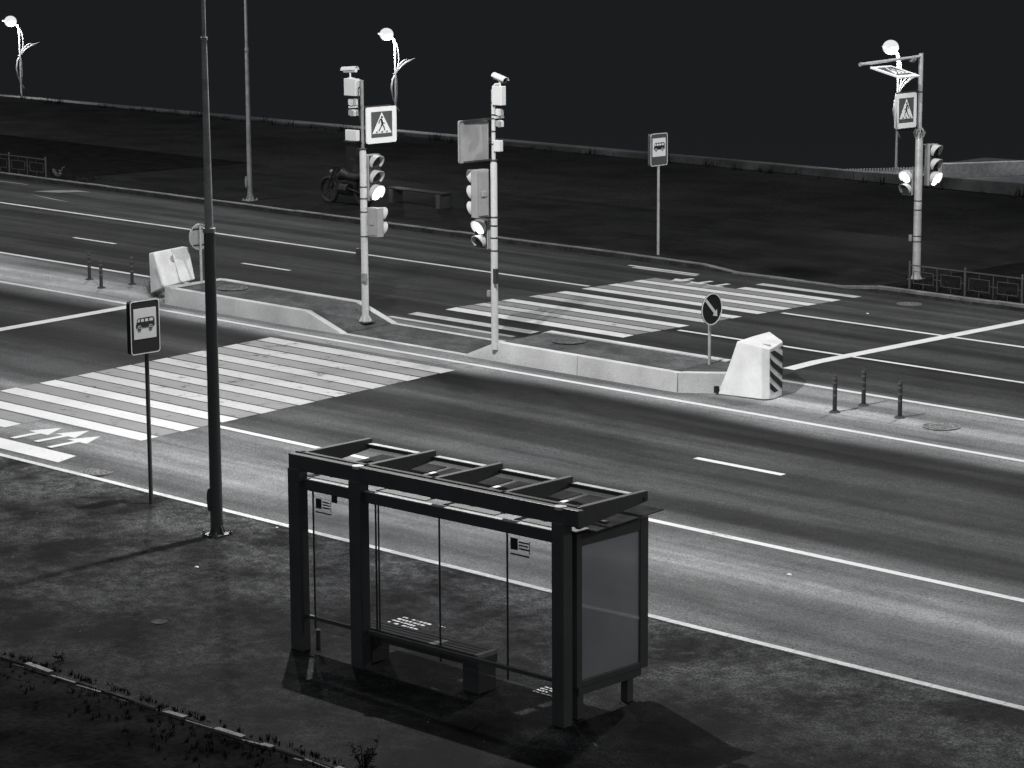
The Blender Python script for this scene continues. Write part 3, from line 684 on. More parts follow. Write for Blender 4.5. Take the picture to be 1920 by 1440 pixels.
cabinet(t,x-.20,x-.09,y-.06,y+.02,zt(685,495),zt(685,466),'push_button',HOUSD)
cabinet(t,x+.02,x+.14,y-.13,y-.06,zt(685,526),zt(685,511),'small_box',GALVD)
# pole 2 (right island)
p=at(928,645,.33); x,y,z=p
t=thing('signal_pole',(x,y,z),'white signal pole with plain grey sign back, standing behind the pale island kerb','traffic signal',SG)
zt=lambda px,py,X=x: atx(px,py,X).z
m=MB(); m.tube([(x,y,z-.1),(x,y,zt(926,308)),(x,y,zt(926,300))],[.068,.064,.042],22); m.build('pole',WPOLE,t)
m=MB(); m.tube([(x,y,zt(925,303)),(x,y,zt(922,168))],.037,16); m.build('upper_pole',WPOLE,t)
for py in (192,215,222,246,270,300,407,423,446,470): clampring(t,x,y,zt(925,py),.04 if py<300 else .068)
X=x-.08
y0,y1=atx(860,262,X).y,atx(915,262,X).y; z0,z1=atx(888,304,X).z,atx(888,224,X).z
m=MB(); m.prism([(X,a,b_) for a,b_ in rrect(y0,y1,z0,z1,.04)],(-.02,0,0)); sb=m.build('sign_board',SBACK,t,smooth=False)
o=rrect(y0,y1,z0,z1,.04); i_=rrect(y0+.02,y1-.02,z0+.02,z1-.02,.03); m=MB(); n=len(o)
for k in range(n): j=(k+1)%n; m.hexa([(X+.001,*o[k]),(X+.001,*o[j]),(X+.001,*i_[j]),(X+.001,*i_[k]),(X+.016,*o[k]),(X+.016,*o[j]),(X+.016,*i_[j]),(X+.016,*i_[k])])
m.build('board_rim',GALVD,sb,smooth=False)
m=MB(); m.bar((x-.03,y,z1-.01),(x-.05,y0+.1,z1-.01),.02,.03); m.build('sign_bracket',CLAMP,t,smooth=False); m=MB(); m.bar((x-.03,y,z0+.02),(x-.05,y0+.1,z0+.02),.02,.03); m.build('sign_bracket',CLAMP,t,smooth=False)
zc=(atx(900,318,x).z+atx(900,408,x).z)/2; hh=atx(900,318,x).z-atx(900,408,x).z
yc=(atx(893,360,x).y+atx(913,360,x).y)/2
head(t,(x-.02,yc-.02,zc),(-1,0),3,.32,hh)
zc=(aty(903,411,y).z+aty(903,465,y).z)/2; hh=aty(903,411,y).z-aty(903,465,y).z
head(t,(x-.26,y+.0,zc),(0,-1),2,.33,hh,lit=(0,),litmat=GLOWR)
m=MB(); m.bar((x,y,zc+hh/2+.01),(x-.3,y,zc+hh/2+.01),.02,.02); m.bar((x,y,zc-hh/2+.02),(x-.3,y,zc-hh/2+.02),.02,.02); m.build('head_bracket',GALV,t,smooth=False)
cabinet(t,x+.04,x+.29,y-.08,y+.04,aty(936,197,y).z,aty(936,161,y).z)
cabinet(t,x+.05,x+.21,y-.06,y+.04,aty(936,284,y).z,aty(936,263,y).z,'junction_box')
cctv(t,(x+.17,y,aty(936,147,y).z),math.radians(-10),math.radians(12))
m=MB(); m.tube([(x,y,zt(922,168)),(x,y,zt(922,163)),(x+.06,y,zt(922,158)),(x+.18,y,zt(922,157))],.022,10); m.build('camera_arm',WPOLE,t)
floods(t,(x+.15,y,aty(938,209,y).z),2)
cabinet(t,x+.07,x+.15,y-.12,y-.04,zt(929,530),zt(929,502),'push_button',HOUSD)
cabinet(t,x-.16,x-.08,y-.05,y+.02,zt(929,557),zt(929,545),'small_box',GALVD)
# pole 3 (far right)
p=at(1718,524,.12); x,y,z=p
t=thing('signal_pole',(x,y,z),'grey signal pole behind the far fence with two crossing signs and a bright lit lamp','traffic signal',SG)
zt=lambda px,py,X=x: atx(px,py,X).z
m=MB(); m.tube([(x,y,z),(x,y,zt(1722,262)),(x,y,zt(1722,256))],[.092,.084,.06],22); m.build('pole',GALV,t)
m=MB(); m.tube([(x,y,zt(1722,260)),(x,y,zt(1727,100))],.052,16); m.build('upper_pole',GALV,t)
flange(t,x,y,z,GALV)
for py in (172,246,376,393,442,452): clampring(t,x,y,zt(1722,py),.055 if py<250 else .088)
m=MB(); 
for k in range(8):
    a=2*math.pi*k/8; c=Vector((x,y,0)); d=Vector((math.cos(a),math.sin(a),0)); zb=zt(1724,262); zu=zt(1724,240)
    m.tube([c+d*.06+Vector((0,0,zb)),c+d*.13+Vector((0,0,(zb+zu)/2+.02)),c+d*.06+Vector((0,0,zu))],.014,6)
m.build('collar_brackets',GALVD,t)
X=x+.06
y0,y1=atx(1679.5,208,X).y,atx(1718.5,208,X).y
ped_sign(t,X,y0,y1,atx(1699,240,X).z,atx(1699,175,X).z,mirror=True)
m=MB(); m.bar((x,y,zt(1722,171)),(x,y0+.1,zt(1722,171)),.02,.03); m.build('sign_bracket',CLAMP,t,smooth=False); m=MB(); m.bar((x,y,zt(1722,240)),(x,y0+.15,zt(1722,240)),.02,.03); m.build('sign_bracket',CLAMP,t,smooth=False)
zA=atx(1722,106,x).z; aE=atx(1613,121,x)
m=MB(); m.tube([(x,y,zA),(x,aE.y,aE.z)],.036,14); m.tube([(x,aE.y+.04,aE.z),(x,aE.y-.01,aE.z)],.044,14); m.build('arm',GALV,t)
m=MB(); m.tube([(x,y-.27,zA-.05),(x,y-.33,zA-.05)],.07,14); m.tube([(x,y-.36,zA-.04),(x,y-.40,zA-.04)],.065,14); m.build('arm_clamp',GALVD,t)
# the hanging board slants away under the arm
a_=atx(1630,123,x+.02); b_=atx(1670,117,x+.02)
TL=a_; TR=b_
def frame_h(u,v,d):
    base=Vector((x+.02,TL.y+ (TR.y-TL.y)*u,TL.z+(TR.z-TL.z)*u-.02))
    dn=Vector((.83,0,-.05))
    nrm=Vector((.06,0,-1)).normalized()
    return base+dn*(1-v)-nrm*(-d)
# choose down-slope so the lower edge lands where seen
lo=atz(1693,146,TL.z-.16)
def frame_h(u,v,d):
    top=Vector((x+.02,TL.y+(TR.y-TL.y)*u,TL.z-.03))
    dn=Vector((.80,0,-.19))
    nrm=Vector((0,1,0)).cross(dn).normalized()
    if nrm.z>0: nrm=-nrm
    nrm=-nrm
    return top+dn*(1-v)+nrm*d
HX=frame_h
sb=ped_sign(t,0,0,1,0,1,frame=frame_h,name='hanging_sign')
zc=(atx(1748,270,x).z+atx(1748,347,x).z)/2; hh=atx(1748,270,x).z-atx(1748,347,x).z
yc=(atx(1734,308,x).y+atx(1756,308,x).y)/2
hd3=head(t,(x+.0,yc+.02,zc),(1,0),3,.34,hh,lit=(2,),depth=.14)
m=MB(); m.bar((x,y,zc+hh/2+.01),(x,yc,zc+hh/2+.01),.02,.02); m.build('head_bracket',GALVD,t,smooth=False)
zc=(aty(1700,319,y).z+aty(1700,365,y).z)/2; hh=aty(1700,319,y).z-aty(1700,365,y).z
head(t,(x-.25,y+.0,zc),(0,-1),2,.27,hh,lit=(0,),litmat=GLOWR)
m=MB(); m.bar((x,y,zc+hh/2+.01),(x-.25,y,zc+hh/2+.01),.02,.02); m.build('head_bracket',GALVD,t,smooth=False)
cabinet(t,x-.20,x-.12,y-.05,y+.02,zt(1709,455),zt(1709,443),'small_box',GALVD)
# ------------------------------------------------------------ keep-right signs
def keep_right(base, r, zc, label, facing=1):
    x,y,z=base; t=thing('keep_right_sign',base,label,'road sign','round keep right signs on the islands')
    m=MB(); m.cyl(x,y,z-.02,zc+(.0 if facing>0 else r*.85),.028,n=16); m.build('post',GALV,t)
    X=x+.05*facing; N=40
    c=[(math.cos(2*math.pi*k/N),math.sin(2*math.pi*k/N)) for k in range(N)]
    m=MB(); m.prism([(X,y+r*a,zc+r*b_) for a,b_ in c],(-.012*facing,0,0)); m.build('disc',SIGNB2 if facing>0 else SBACK,t,smooth=False)
    m=MB()
    for k in range(N):
        a,b_=c[k]; a2,b2=c[(k+1)%N]; r2=r*.93; X0=X+.001*facing; X1=X+.006*facing
        if facing<0: X0=X+.012; X1=X+.032
        m.hexa([(X0,y+r*a,zc+r*b_),(X0,y+r*a2,zc+r*b2),(X0,y+r2*a2,zc+r2*b2),(X0,y+r2*a,zc+r2*b_),(X1,y+r*a,zc+r*b_),(X1,y+r*a2,zc+r*b2),(X1,y+r2*a2,zc+r2*b2),(X1,y+r2*a,zc+r2*b_)])
    m.build('rim',SIGNW if facing>0 else GALV,t,smooth=False)
    if facing>0:
        m=MB(); d=Vector((.66,-.75)).normalized(); n=Vector((-d.y,d.x)); s_=Vector((-.60,.62))*r; e_=Vector((.52,-.50))*r; hb=e_-d*.36*r
        for L_ in ([s_+n*.10*r,hb+n*.10*r,hb-n*.10*r,s_-n*.10*r],[hb+n*.27*r,e_,hb-n*.27*r]):
            m.prism([(X+.006,y+q.x,zc+q.y) for q in L_],(-.004,0,0))
        m.build('arrow_symbol',SIGNW,t,smooth=False)
    else:
        m=MB(); m.box(X+.013,X+.03,y-r*.8,y+r*.8,zc+.16,zc+.19); m.box(X+.013,X+.03,y-r*.8,y+r*.8,zc-.19,zc-.16); m.build('sign_rails',HOUSD,t,smooth=False)
    return t
p=at(1330,683,.33); zc=atx(1333,580,p.x+.05).z; yy=(atx(1313,580,p.x+.05).y+atx(1353.5,580,p.x+.05).y)/2
keep_right((p.x,p.y,p.z),.29,zc,'round keep right sign with white arrow beside the striped white barrier')
p=at(378,530,.33); zc=atx(368,445,p.x).z
keep_right((p.x,p.y,p.z),.28,zc,'grey back of a round sign on a thin post on the left island',-1)
# ------------------------------------------------------------ plastic road barriers
zb=gz(-28.5,36.8)
t=thing('road_barrier',(-28.6,36.9,zb),'white plastic road barrier with dark diagonal stripes at the end of the right island','road barrier','white plastic road barriers')
def P3(px,py,zz): v=atz(px,py,zz); return v
base=[(-29.10,36.22),(-28.15,36.32),(-28.06,36.42),(-28.04,36.55),(-28.12,36.84),(-28.35,37.0),(-29.1,37.7),(-29.22,37.2)]
ztop=zb+.93
tp=[P3(1382,640,ztop-.02),P3(1428,650.5,ztop-.02),P3(1444,655,ztop-.06),P3(1450,652,ztop-.07),P3(1468,642,ztop-.08),P3(1466,639.5,ztop-.06),P3(1443,621.5,ztop-.02),P3(1412,630,ztop-.02)]
m=MB(); nb=len(base); rings=[]
for k,f_ in enumerate((0,.12,.25,.5,.75,.94,1.0)):
    ring=[]
    for (bx,by),tt in zip(base,tp):
        # base flares out at the left side
        g_=f_**.8 if f_<1 else 1
        q=Vector((bx,by,zb))*(1-g_)+Vector(tt)*g_; q.z=zb*(1-f_)+tt.z*f_; ring.append(q)
    rings.append(ring)
vs=[v for r_ in rings for v in r_]; fs=[tuple(range(nb))[::-1],tuple(range((len(rings)-1)*nb,len(rings)*nb))]
for i in range(len(rings)-1):
    for k in range(nb): j=(k+1)%nb; fs.append((i*nb+k,i*nb+j,(i+1)*nb+j,(i+1)*nb+k))
m.add(vs,fs); bo=m.build('barrier_body',PLASTIC,t,bevel=.025)
# striped panel on the narrow side
def lerp(a,b_,f_): return a*(1-f_)+b_*f_
fa0,fa1,fb0,fb1=rings[1][2],rings[5][2],rings[1][4],rings[5][4]
fm0,fm1=rings[1][3],rings[5][3]
ctr=Vector((-28.7,37.0,0))
def fp(u,v,out=.008):
    lo_=lerp(fa0,fm0,u/.35) if u<.35 else lerp(fm0,fb0,(u-.35)/.65)
    hi_=lerp(fa1,fm1,u/.35) if u<.35 else lerp(fm1,fb1,(u-.35)/.65)
    q=lerp(lo_,hi_,v); d=Vector((q.x-ctr.x,q.y-ctr.y,0)).normalized()
    return q+d*out
m=MB(); U=10
for k in range(5):
    v0=-.30+.30*k
    for j in range(U):
        u0=j/U; u1=(j+1)/U
        a=v0+.42*(1-u0); c=v0+.42*(1-u1); h_=.15
        q=[(u0,a),(u1,c),(u1,c+h_),(u0,a+h_)]
        q=[(u,min(1,max(0.0,v))) for u,v in q]
        if max(v for u,v in q)-min(v for u,v in q)<.005 or (q[2][1]-q[1][1]<.003 and q[3][1]-q[0][1]<.003): continue
        m.quad([fp(u,v) for u,v in q])
m.build('dark_stripes',SIGNK,t,smooth=False)
m=MB(); q=P3(1440,646,ztop-.03); m.box(q.x-.12,q.x+.06,q.y-.015,q.y+.0,q.z-.02,q.z+.004); m.build('top_groove',GALVD,t,smooth=False)
m=MB(); m.box(-29.12,-29.05,36.18,36.24,zb+.02,zb+.14); m.build('drain_plug',HOLE,t,smooth=False)
# left barrier, tipped up onto the end of the left island
xL=-44.05; zL=gz(-44.3,36.5)
t=thing('road_barrier',(-44.3,36.6,zL),'dirty white plastic road barrier tipped up onto the end of the left island','road barrier','white plastic road barriers')
def Q(px,py,X): return atx(px,py,X)
xa=-44.0
E_=[Q(367,524,xa+.0),Q(312,530,xa),Q(287,473,xa-.22),Q(354,463,xa-.22)]       # side facing right: flared out at the foot
back=[Vector((v.x-d,v.y,v.z)) for v,d in zip(E_,(.62,.62,.22,.22))]
Gd=Q(281,551,xa-.58)
m=MB()
n1=E_[1]; n2=E_[2]
nearlow=Q(307,539,xa-.05); 
m.add([E_[0],nearlow,E_[2],E_[3],back[0],Q(282,551,xa-.62),Q(278.5,475,xa-.5),back[3]],[(0,1,2,3),(1,5,6,2),(5,4,7,6),(4,0,3,7),(3,2,6,7),(0,4,5,1)])
bo=m.build('barrier_body',PLASTICD,t,bevel=.03)
m=MB(); c=Q(324,485,xa-.175+.008); 
nrm=(E_[0]-E_[1]).cross(E_[2]-E_[1]).normalized(); 
if nrm.x<0: nrm=-nrm
u_=(E_[0]-E_[1]).normalized(); w_=nrm.cross(u_)
dd=(E_[2]-c).dot(nrm); c=c+nrm*(dd+.012)
m.prism([c+u_*.075*math.cos(2*math.pi*k/20)+w_*.075*math.sin(2*math.pi*k/20) for k in range(20)],nrm*.006); m.build('round_opening',GALVD,t,smooth=False)
m=MB(); c0=E_[1]*.50+E_[0]*.50; c1=E_[2]*.48+E_[3]*.52; m.bar(c0+nrm*.004,c1+nrm*.004,.05,.02,up=nrm); m.build('moulded_rib',PLASTICD,t,smooth=False)
m=MB(); m.bar(lerp(nearlow,E_[2],.06)+nrm*.0,lerp(nearlow,E_[2],.62),.055,.05,up=nrm); m.build('edge_rib',PLASTIC,t,smooth=False)
# ------------------------------------------------------------ flexible posts
def bollard(p,label):
    x,y,z=p; t=thing('flexible_post',p,label,'bollard','flexible lane posts on the median')
    m=MB(); m.cyl(x,y,z,z+.03,.10,.07,n=18); m.build('foot',RUBBER,t)
    m=MB(); m.tube([(x,y,z+.03),(x,y,z+.60),(x,y,z+.63)],[.038,.036,.028],16); m.build('post',RUBBER,t)
    for zz in (.28,.39,.50,.575):
        m=MB(); m.cyl(x,y,z+zz,z+zz+.035,.0395,n=16); m.build('reflective_band',BAND,t)
    return t
b0=bollard(at(1565,773),'leftmost of three flexible posts right of the striped barrier')
for (px,py,lb) in ((1619,760,'middle flexible post of the three right of the striped barrier'),(1687,783,'rightmost of three flexible posts near the round manhole'),
    (168,524,'leftmost of three dark flexible posts on the left median'),(190,540,'middle flexible post on the left median, nearest the near lane'),(248,533,'flexible post on the left median closest to the tipped barrier')):
    dup(b0,at(px,py),lb)
# ------------------------------------------------------------ covers and grates
def ring(m,p,r0,r1,dz,h=.006,n=36,ex_=1.):
    for k in range(n):
        a=2*math.pi*k/n; c=2*math.pi*(k+1)/n
        f_=lambda r,an,zz:(p.x+r*math.cos(an),p.y+r*math.sin(an),p.z+dz+zz)
        m.hexa([f_(r0,a,0),f_(r1,a,0),f_(r1,c,0),f_(r0,c,0),f_(r0,a,h),f_(r1,a,h),f_(r1,c,h),f_(r0,c,h)])
def cover(p,label,mt,g='round manhole covers',R=.32):
    t=thing('manhole_cover',p,label,'manhole cover',g)
    m=MB(); ring(m,p,R*.93,R,.004,.012); ring(m,p,R*.58,R*.64,.004,.010); ring(m,p,R*.3,R*.34,.004,.010)
    for k in range(12):
        a=math.pi/6*k; m.bar(p+Vector((math.cos(a)*R*.66,math.sin(a)*R*.66,.009)),p+Vector((math.cos(a)*R*.9,math.sin(a)*R*.9,.009)),.02,.006)
    m.build('raised_rings',mt,t,smooth=False)
    m=MB(); m.cyl(p.x,p.y,p.z-.02,p.z+.005,R*.93,n=36); m.build('lid',IRON if mt is IRONP else A_ISL,t,smooth=False)
    return t
cover(at(1765,800),'round ringed manhole cover right of the three flexible posts',IRONP)
cover(at(1068,640,.345),'faint round cover in the dark top of the right island',IRON)
cover(at(436,541,.345),'faint round cover in the dark top of the left island',IRON)
def grate(p,label,R=.27):
    t=thing('drain_grate',p,label,'drain grate','round drain grates in the gutter')
    m=MB(); m.cyl(p.x,p.y,p.z-.02,p.z+.006,R,n=36); m.build('grate_plate',IRON,t,smooth=False)
    m=MB()
    for rr,n in ((.09,6),(.155,11),(.22,16)):
        for k in range(n):
            a=2*math.pi*k/n+rr*9; c=p+Vector((rr*math.cos(a),rr*math.sin(a),.0068)); d=Vector((-math.sin(a),math.cos(a),0)); m.bar(c-d*.022,c+d*.022,.03,.001)
    m.build('grate_holes',HOLE,t,smooth=False)
q=at(183,883,-.03); q.z=gm(q.x,q.y)+.012
grate(q,'round drain grate in the near gutter left of the bus stop post'); grate(at(1705,570),'round drain grate by the far kerb below the fence')
p=at(299,1166); b=MB(); b.cyl(p.x,p.y,p.z-.02,p.z+.006,.11,n=20); tag(b.build('valve_cover',KFACE,origin=tuple(p)),'small round dark valve cover in the near pavement between pole and verge','cover')
for i,(px,py,s_,lb) in enumerate(((1480,1077,.035,'bright scrap of litter on the near lane right of the shelter'),(1627,588,.03,'tiny bright scrap on the far lane before the stop line'),(369,1063,.03,'small pale scrap of litter on the pavement below the tall dark pole'),(519,989,.02,'tiny pale pebble beside the kerb left of the shelter'))):
    p=at(px,py); m=MB(); m.add([(p.x-s_,p.y-s_*.6,p.z),(p.x+s_*1.2,p.y-s_*.4,p.z),(p.x+s_*.7,p.y+s_*.7,p.z),(p.x-s_*.8,p.y+s_*.5,p.z),(p.x,p.y,p.z+s_*.6)],[(0,1,4),(1,2,4),(2,3,4),(3,0,4),(3,2,1,0)])
    tag(m.build('litter',SIGNW,origin=tuple(p)),lb,'litter')
# ------------------------------------------------------------ fences
def fence(xs, Y, label, zoff=.12, g='low railings along the far kerb'):
    t=thing('railing',(xs[0],Y,gz(xs[0],Y)+zoff),label,'railing',g)
    for xx in xs:
        z=gz(xx,Y)+zoff; m=MB(); m.cyl(xx,Y,z-.05,z+.60,.026,n=12); m.cyl(xx,Y,z+.60,z+.615,.026,.01,n=12); m.build('post',FENCE,t)
    for a,c in zip(xs,xs[1:]):
        za=gz(a,Y)+zoff; zc_=gz(c,Y)+zoff; L_=c-a; zz=lambda xx,h:za+(zc_-za)*(xx-a)/L_+h
        m=MB(); m.bar((a,Y,zz(a,.53)),(c,Y,zz(c,.53)),.024,.024); m.bar((a+L_/2,Y,zz(a+L_/2,.02)),(a+L_/2,Y,zz(a+L_/2,.53)),.018,.018,up=(1,0,0))
        for s in (0,1):
            xa=a+L_*(.07+.5*s); xb=a+L_*(.43+.5*s)
            if xb>c: xb=c-.02
            for h in (.14,.40): m.bar((xa,Y,zz(xa,h)),(xb,Y,zz(xb,h)),.012,.012)
            for xx in (xa,xb): m.bar((xx,Y,zz(xx,.14)),(xx,Y,zz(xx,.40)),.012,.012,up=(1,0,0))
            xm=(xa+xb)/2
            m.bar((xm,Y,zz(xm,.40)),(xm,Y,zz(xm,.53)),.012,.012,up=(1,0,0)); m.bar((xm,Y,zz(xm,.0)),(xm,Y,zz(xm,.14)),.012,.012,up=(1,0,0))
            m.bar((xb,Y,zz(xb,.27)),(min(c,xb+L_*.14),Y,zz(min(c,xb+L_*.14),.27)),.012,.012)
        m.build('rail_panel',FENCE,t,smooth=False)
f0=at(1686,545,.12); f1=at(1804,556,.12); d=f1.x-f0.x
fence([f0.x+d*k for k in range(9)],48.15,'low metal railing with rectangle pattern on the far kerb at the right edge')
f0=at(71,334,.12); f1=at(4,325,.12); d=f1.x-f0.x
fence([f0.x+d*k for k in range(8,-1,-1)],48.12,'low metal railing on the far kerb at the upper left edge')
# ------------------------------------------------------------ far parapet walls, promenade
def vwall(t, a, c, h, th, mt, nm='wall_panel', z0=None):
    a=Vector(a); c=Vector(c); d=(c-a); d.z=0; d.normalize(); n=Vector((-d.y,d.x,0))*th
    m=MB(); m.hexa([a,c,c+n,a+n,a+Vector((0,0,h)),c+Vector((0,0,h)),c+n+Vector((0,0,h)),a+n+Vector((0,0,h))]); return m.build(nm,mt,t,smooth=False,bevel=.02)
tops=[(43,187),(300,208.5),(567,232),(860,258),(1150,284.4),(1350,299),(1500,314),(1600,321.5),(1765,333),(1920,345)]
t=thing('parapet_wall',(-60,66.2,gz(-60,66)),'long low weathered concrete wall between the dark field and the promenade','wall')
pts=[aty(px,py,66.2) for px,py in tops]; pts=[aty(-60,178,66.2)]+pts+[aty(2150,362,66.2)]
for a,c in zip(pts,pts[1:]):
    n=max(1,int((c.x-a.x)/3.2))
    for k in range(n):
        u=a.lerp(c,k/n); v=a.lerp(c,(k+1)/n); h=.44
        bt=Vector((u.x+.01,66.2,u.z-h-.5)); bt2=Vector((v.x-.01,66.2,v.z-h-.5))
        m=MB(); m.hexa([bt,bt2,bt2+Vector((0,.25,0)),bt+Vector((0,.25,0)),(u.x+.01,66.2,u.z),(v.x-.01,66.2,v.z),(v.x-.01,66.45,v.z),(u.x+.01,66.45,u.z)]); m.build('wall_panel',WALL,t,smooth=False)
def zprom(x,y): return .42-.004*(x+47)
PROM=asphalt('promenade_asphalt',.17,.06,.25,.3)
sheet('promenade', PROM, [-200,-100,-60,-49.6], [66.4,69.6], lambda x,y: .42-.0085*(x+47))
sheet('promenade_end', PROM, [-49.6,-40,20], [66.4,70,76], lambda x,y: .42)
# pale parapet on the right
t=thing('sea_parapet',(-46,70.5,.4),'pale stained concrete parapet beyond the dark wall at the far right','wall')
A0=at(1765,334); 
zA=.42
a=atz(1765,334,zA); c=atz(1935,328,zA)
h0=(aty(1785,309,a.y).z)-zA
m=MB(); d=(c-a); d.z=0; L_=d.length; d.normalize(); n=Vector((-d.y,d.x,0))*.3
c2=a+d*(L_*1.6)
m.hexa([a-Vector((0,0,.5)),c2-Vector((0,0,.5)),c2+n-Vector((0,0,.5)),a+n-Vector((0,0,.5)),a+Vector((0,0,h0)),c2+Vector((0,0,h0)),c2+n+Vector((0,0,h0)),a+n+Vector((0,0,h0))])
m.build('parapet_body',PARA,t,smooth=False,bevel=.02)
# balustrade pickets behind the lamp on the right
t=thing('balustrade',(-49,69.9,.4),'row of short pale pickets on the promenade edge beside the right ornamental lamp','balustrade')
a=atz(1583,322,.62); c=atz(1716,329,.50); N=26
for k in range(N):
    q=a.lerp(c,k/(N-1)); q.z=.2; zt_=aty(1583+133*k/(N-1),316-3.5*k/(N-1)+1,q.y).z
    m=MB(); m.box(q.x-.022,q.x+.022,q.y-.022,q.y+.022,q.z,zt_); m.build('picket',PARA,t,smooth=False)
m=MB(); u=aty(1612,324,68.4); v=aty(1716,330.5,68.4); m.hexa([(u.x,68.4,-.2),(v.x,68.4,-.2),(v.x,69.0,-.2),(u.x,69.0,-.2),(u.x,68.4,u.z),(v.x,68.4,v.z),(v.x,69.0,v.z),(u.x,69.0,u.z)]); st(m.build('lit_strip_slab',PARA,smooth=False))  # added slab that catches the lamp, standing in for the lit promenade strip
# ------------------------------------------------------------ ornamental promenade lamps
lb=atz(1680,326,.45); 
def orn_lamp(p,label):
    x,y,z=p; t=thing('ornamental_lamp',p,label,'street lamp','ornamental promenade lamps')
    h=4.0; m=MB(); m.tube([(x,y,z),(x,y,z+.5),(x,y,z+h-.5)],[.055,.04,.032],14); m.tube([(x,y,z+1.9),(x,y,z+2.9),(x,y,z+h-.35),(x,y-.08,z+h-.2),(x,y-.2,z+h-.14),(x,y-.30,z+h-.12)],[.03,.034,.05,.05,.045,.035],12); m.build('pole',GALV,t)
    m=MB(); m.ball((x,y-.42,z+h-.02),.24,.27,.23,20,12); m.tube([(x,y-.55,z+h+.0),(x,y-.84,z+h+.02)],[.05,.03],10); m.build('lamp_head',GLOW,t)
    def leaf(nm,pts,rad): m=MB(); m.tube([(x+dx,y+dy,z+dz) for dx,dy,dz in pts],rad,8); m.build(nm,GALV,t)
    # dy: along the promenade lamp's plane (minus = left in view)
    leaf('leaf_scroll',[(0,-.02,2.45),(0,.12,2.62),(0,.34,2.80),(0,.62,2.92),(0,.85,2.98),(0,1.05,3.04)],[.02,.03,.045,.055,.03,.008])
    leaf('leaf_scroll',[(0,.1,2.68),(0,.28,2.88),(0,.46,2.98),(0,.62,3.02)],[.02,.028,.026,.012])
    leaf('leaf_scroll',[(0,.0,2.5),(0,-.14,2.3),(0,-.2,2.0),(0,-.14,1.65),(0,.0,1.35),(0,.18,1.12)],[.03,.035,.035,.02,.03,.012])
    leaf('leaf_scroll',[(0,.02,2.48),(0,.07,2.2),(0,.08,1.8),(0,.06,1.45)],[.03,.025,.02,.012])
    leaf('leaf_scroll',[(0,.05,h-.32),(0,.16,h-.6),(0,.20,h-.95),(0,.14,h-1.25),(0,.02,h-1.5),(0,-.1,h-1.48)],[.03,.02,.016,.03,.03,.02])
    ld=bpy.data.lights.new('ornamental_lamp_light','POINT'); ld.energy=380; ld.shadow_soft_size=.25; ld.color=(1,1,1)
    lo=bpy.data.objects.new('ornamental_lamp_light',ld); C.objects.link(lo); lo.parent=t; lo.location=(.2,-.45,h-.35)
    return t
L0=orn_lamp((lb.x,lb.y,lb.z),'glowing ornamental lamp behind the far signal pole at the upper right')
zM=.75; pm=atz(749,252,.62)
pm=aty(745,180,69.0)
# middle and left lamps: same kind, same height
def solve(px,py_head,y,h):
    v=aty(px,py_head,y); return (v.x,y,v.z-h)
dup(L0,solve(740,70,69.5,3.85),'middle glowing ornamental lamp behind the left crossing sign')
dup(L0,solve(35,45,69.0,3.85),'glowing ornamental lamp at the top left corner above the wall')
# ------------------------------------------------------------ dark things on the far pavement
bx=thing('park_bench',(-51.7,51.3,gz(-51.7,51.3)+.12),'dim park bench on concrete supports on the dark far pavement','bench')
pe=[at(735,379,.12),at(823,391,.12)]
for q in pe: m=MB(); m.box(q.x-.08,q.x+.08,q.y-.05,q.y+.35,q.z-.02,q.z+.36); m.build('support',STONE,bx,bevel=.01,smooth=False)
for k in range(3): m=MB(); m.bar(pe[0]+Vector((-.15,.03+.13*k,.385)),pe[1]+Vector((.15,.03+.13*k,.385)),.10,.04); m.build('seat_slat',BLACKM,bx,smooth=False)
p=at(668,352,.12); cl=thing('advertising_column',(p.x,p.y,p.z),'dark advertising column with faded poster patches behind the left signal pole','column')
m=MB(); m.cyl(p.x,p.y,p.z,p.z+1.35,.30,n=28); m.cyl(p.x,p.y,p.z+1.35,p.z+1.42,.36,.30,n=28); m.build('column_body',BLACKM,cl)
for k,(a0,z0_,z1_) in enumerate(((-1.15,.25,.72),(-.75,.95,1.2),(-1.35,.82,.9))):
    m=MB()
    for j in range(6):
        a=a0+.11*j; b_=a+.11; r_=.304; m.quad([(p.x+r_*math.cos(a),p.y+r_*math.sin(a),p.z+z0_),(p.x+r_*math.cos(b_),p.y+r_*math.sin(b_),p.z+z0_),(p.x+r_*math.cos(b_),p.y+r_*math.sin(b_),p.z+z1_),(p.x+r_*math.cos(a),p.y+r_*math.sin(a),p.z+z1_)])
    m.build('poster',KFACE,cl,smooth=False)
# motorcycle
a=at(618,379,.12); c=a+Vector((1.32,.05,0)); c.z=a.z-.015
mc=thing('motorcycle',tuple(a),'dark motorcycle parked on the far pavement left of the left signal pole','motorcycle')
for q in (a,c):
    m=MB(); N=28; R_=.33; pts_=[(q.x+R_*math.cos(2*math.pi*k/N),q.y,q.z+R_+.02+R_*math.sin(2*math.pi*k/N)) for k in range(N+1)]
    m.tube(pts_,.055,8,cap=False); w=m.build('wheel',BLACKM,mc)
    m=MB(); 
    for k in range(8): a_=math.pi/4*k; m.tube([(q.x,q.y,q.z+R_+.02),(q.x+R_*.9*math.cos(a_),q.y,q.z+R_+.02+R_*.9*math.sin(a_))],.008,6)
    m.build('rim_spokes',BLACKM,w)
P_=lambda f_,dy,h: (a.x+1.32*f_,a.y+dy,a.z+h)
m=MB(); m.tube([P_(.3,0,.72),P_(.45,0,.82),P_(.62,0,.76)],[.10,.16,.10],12); m.build('fuel_tank',BLACKM,mc)
m=MB(); m.tube([P_(.6,0,.76),P_(.85,0,.74),P_(1.05,0,.82)],[.11,.12,.05],12); m.build('seat',BLACKM,mc)
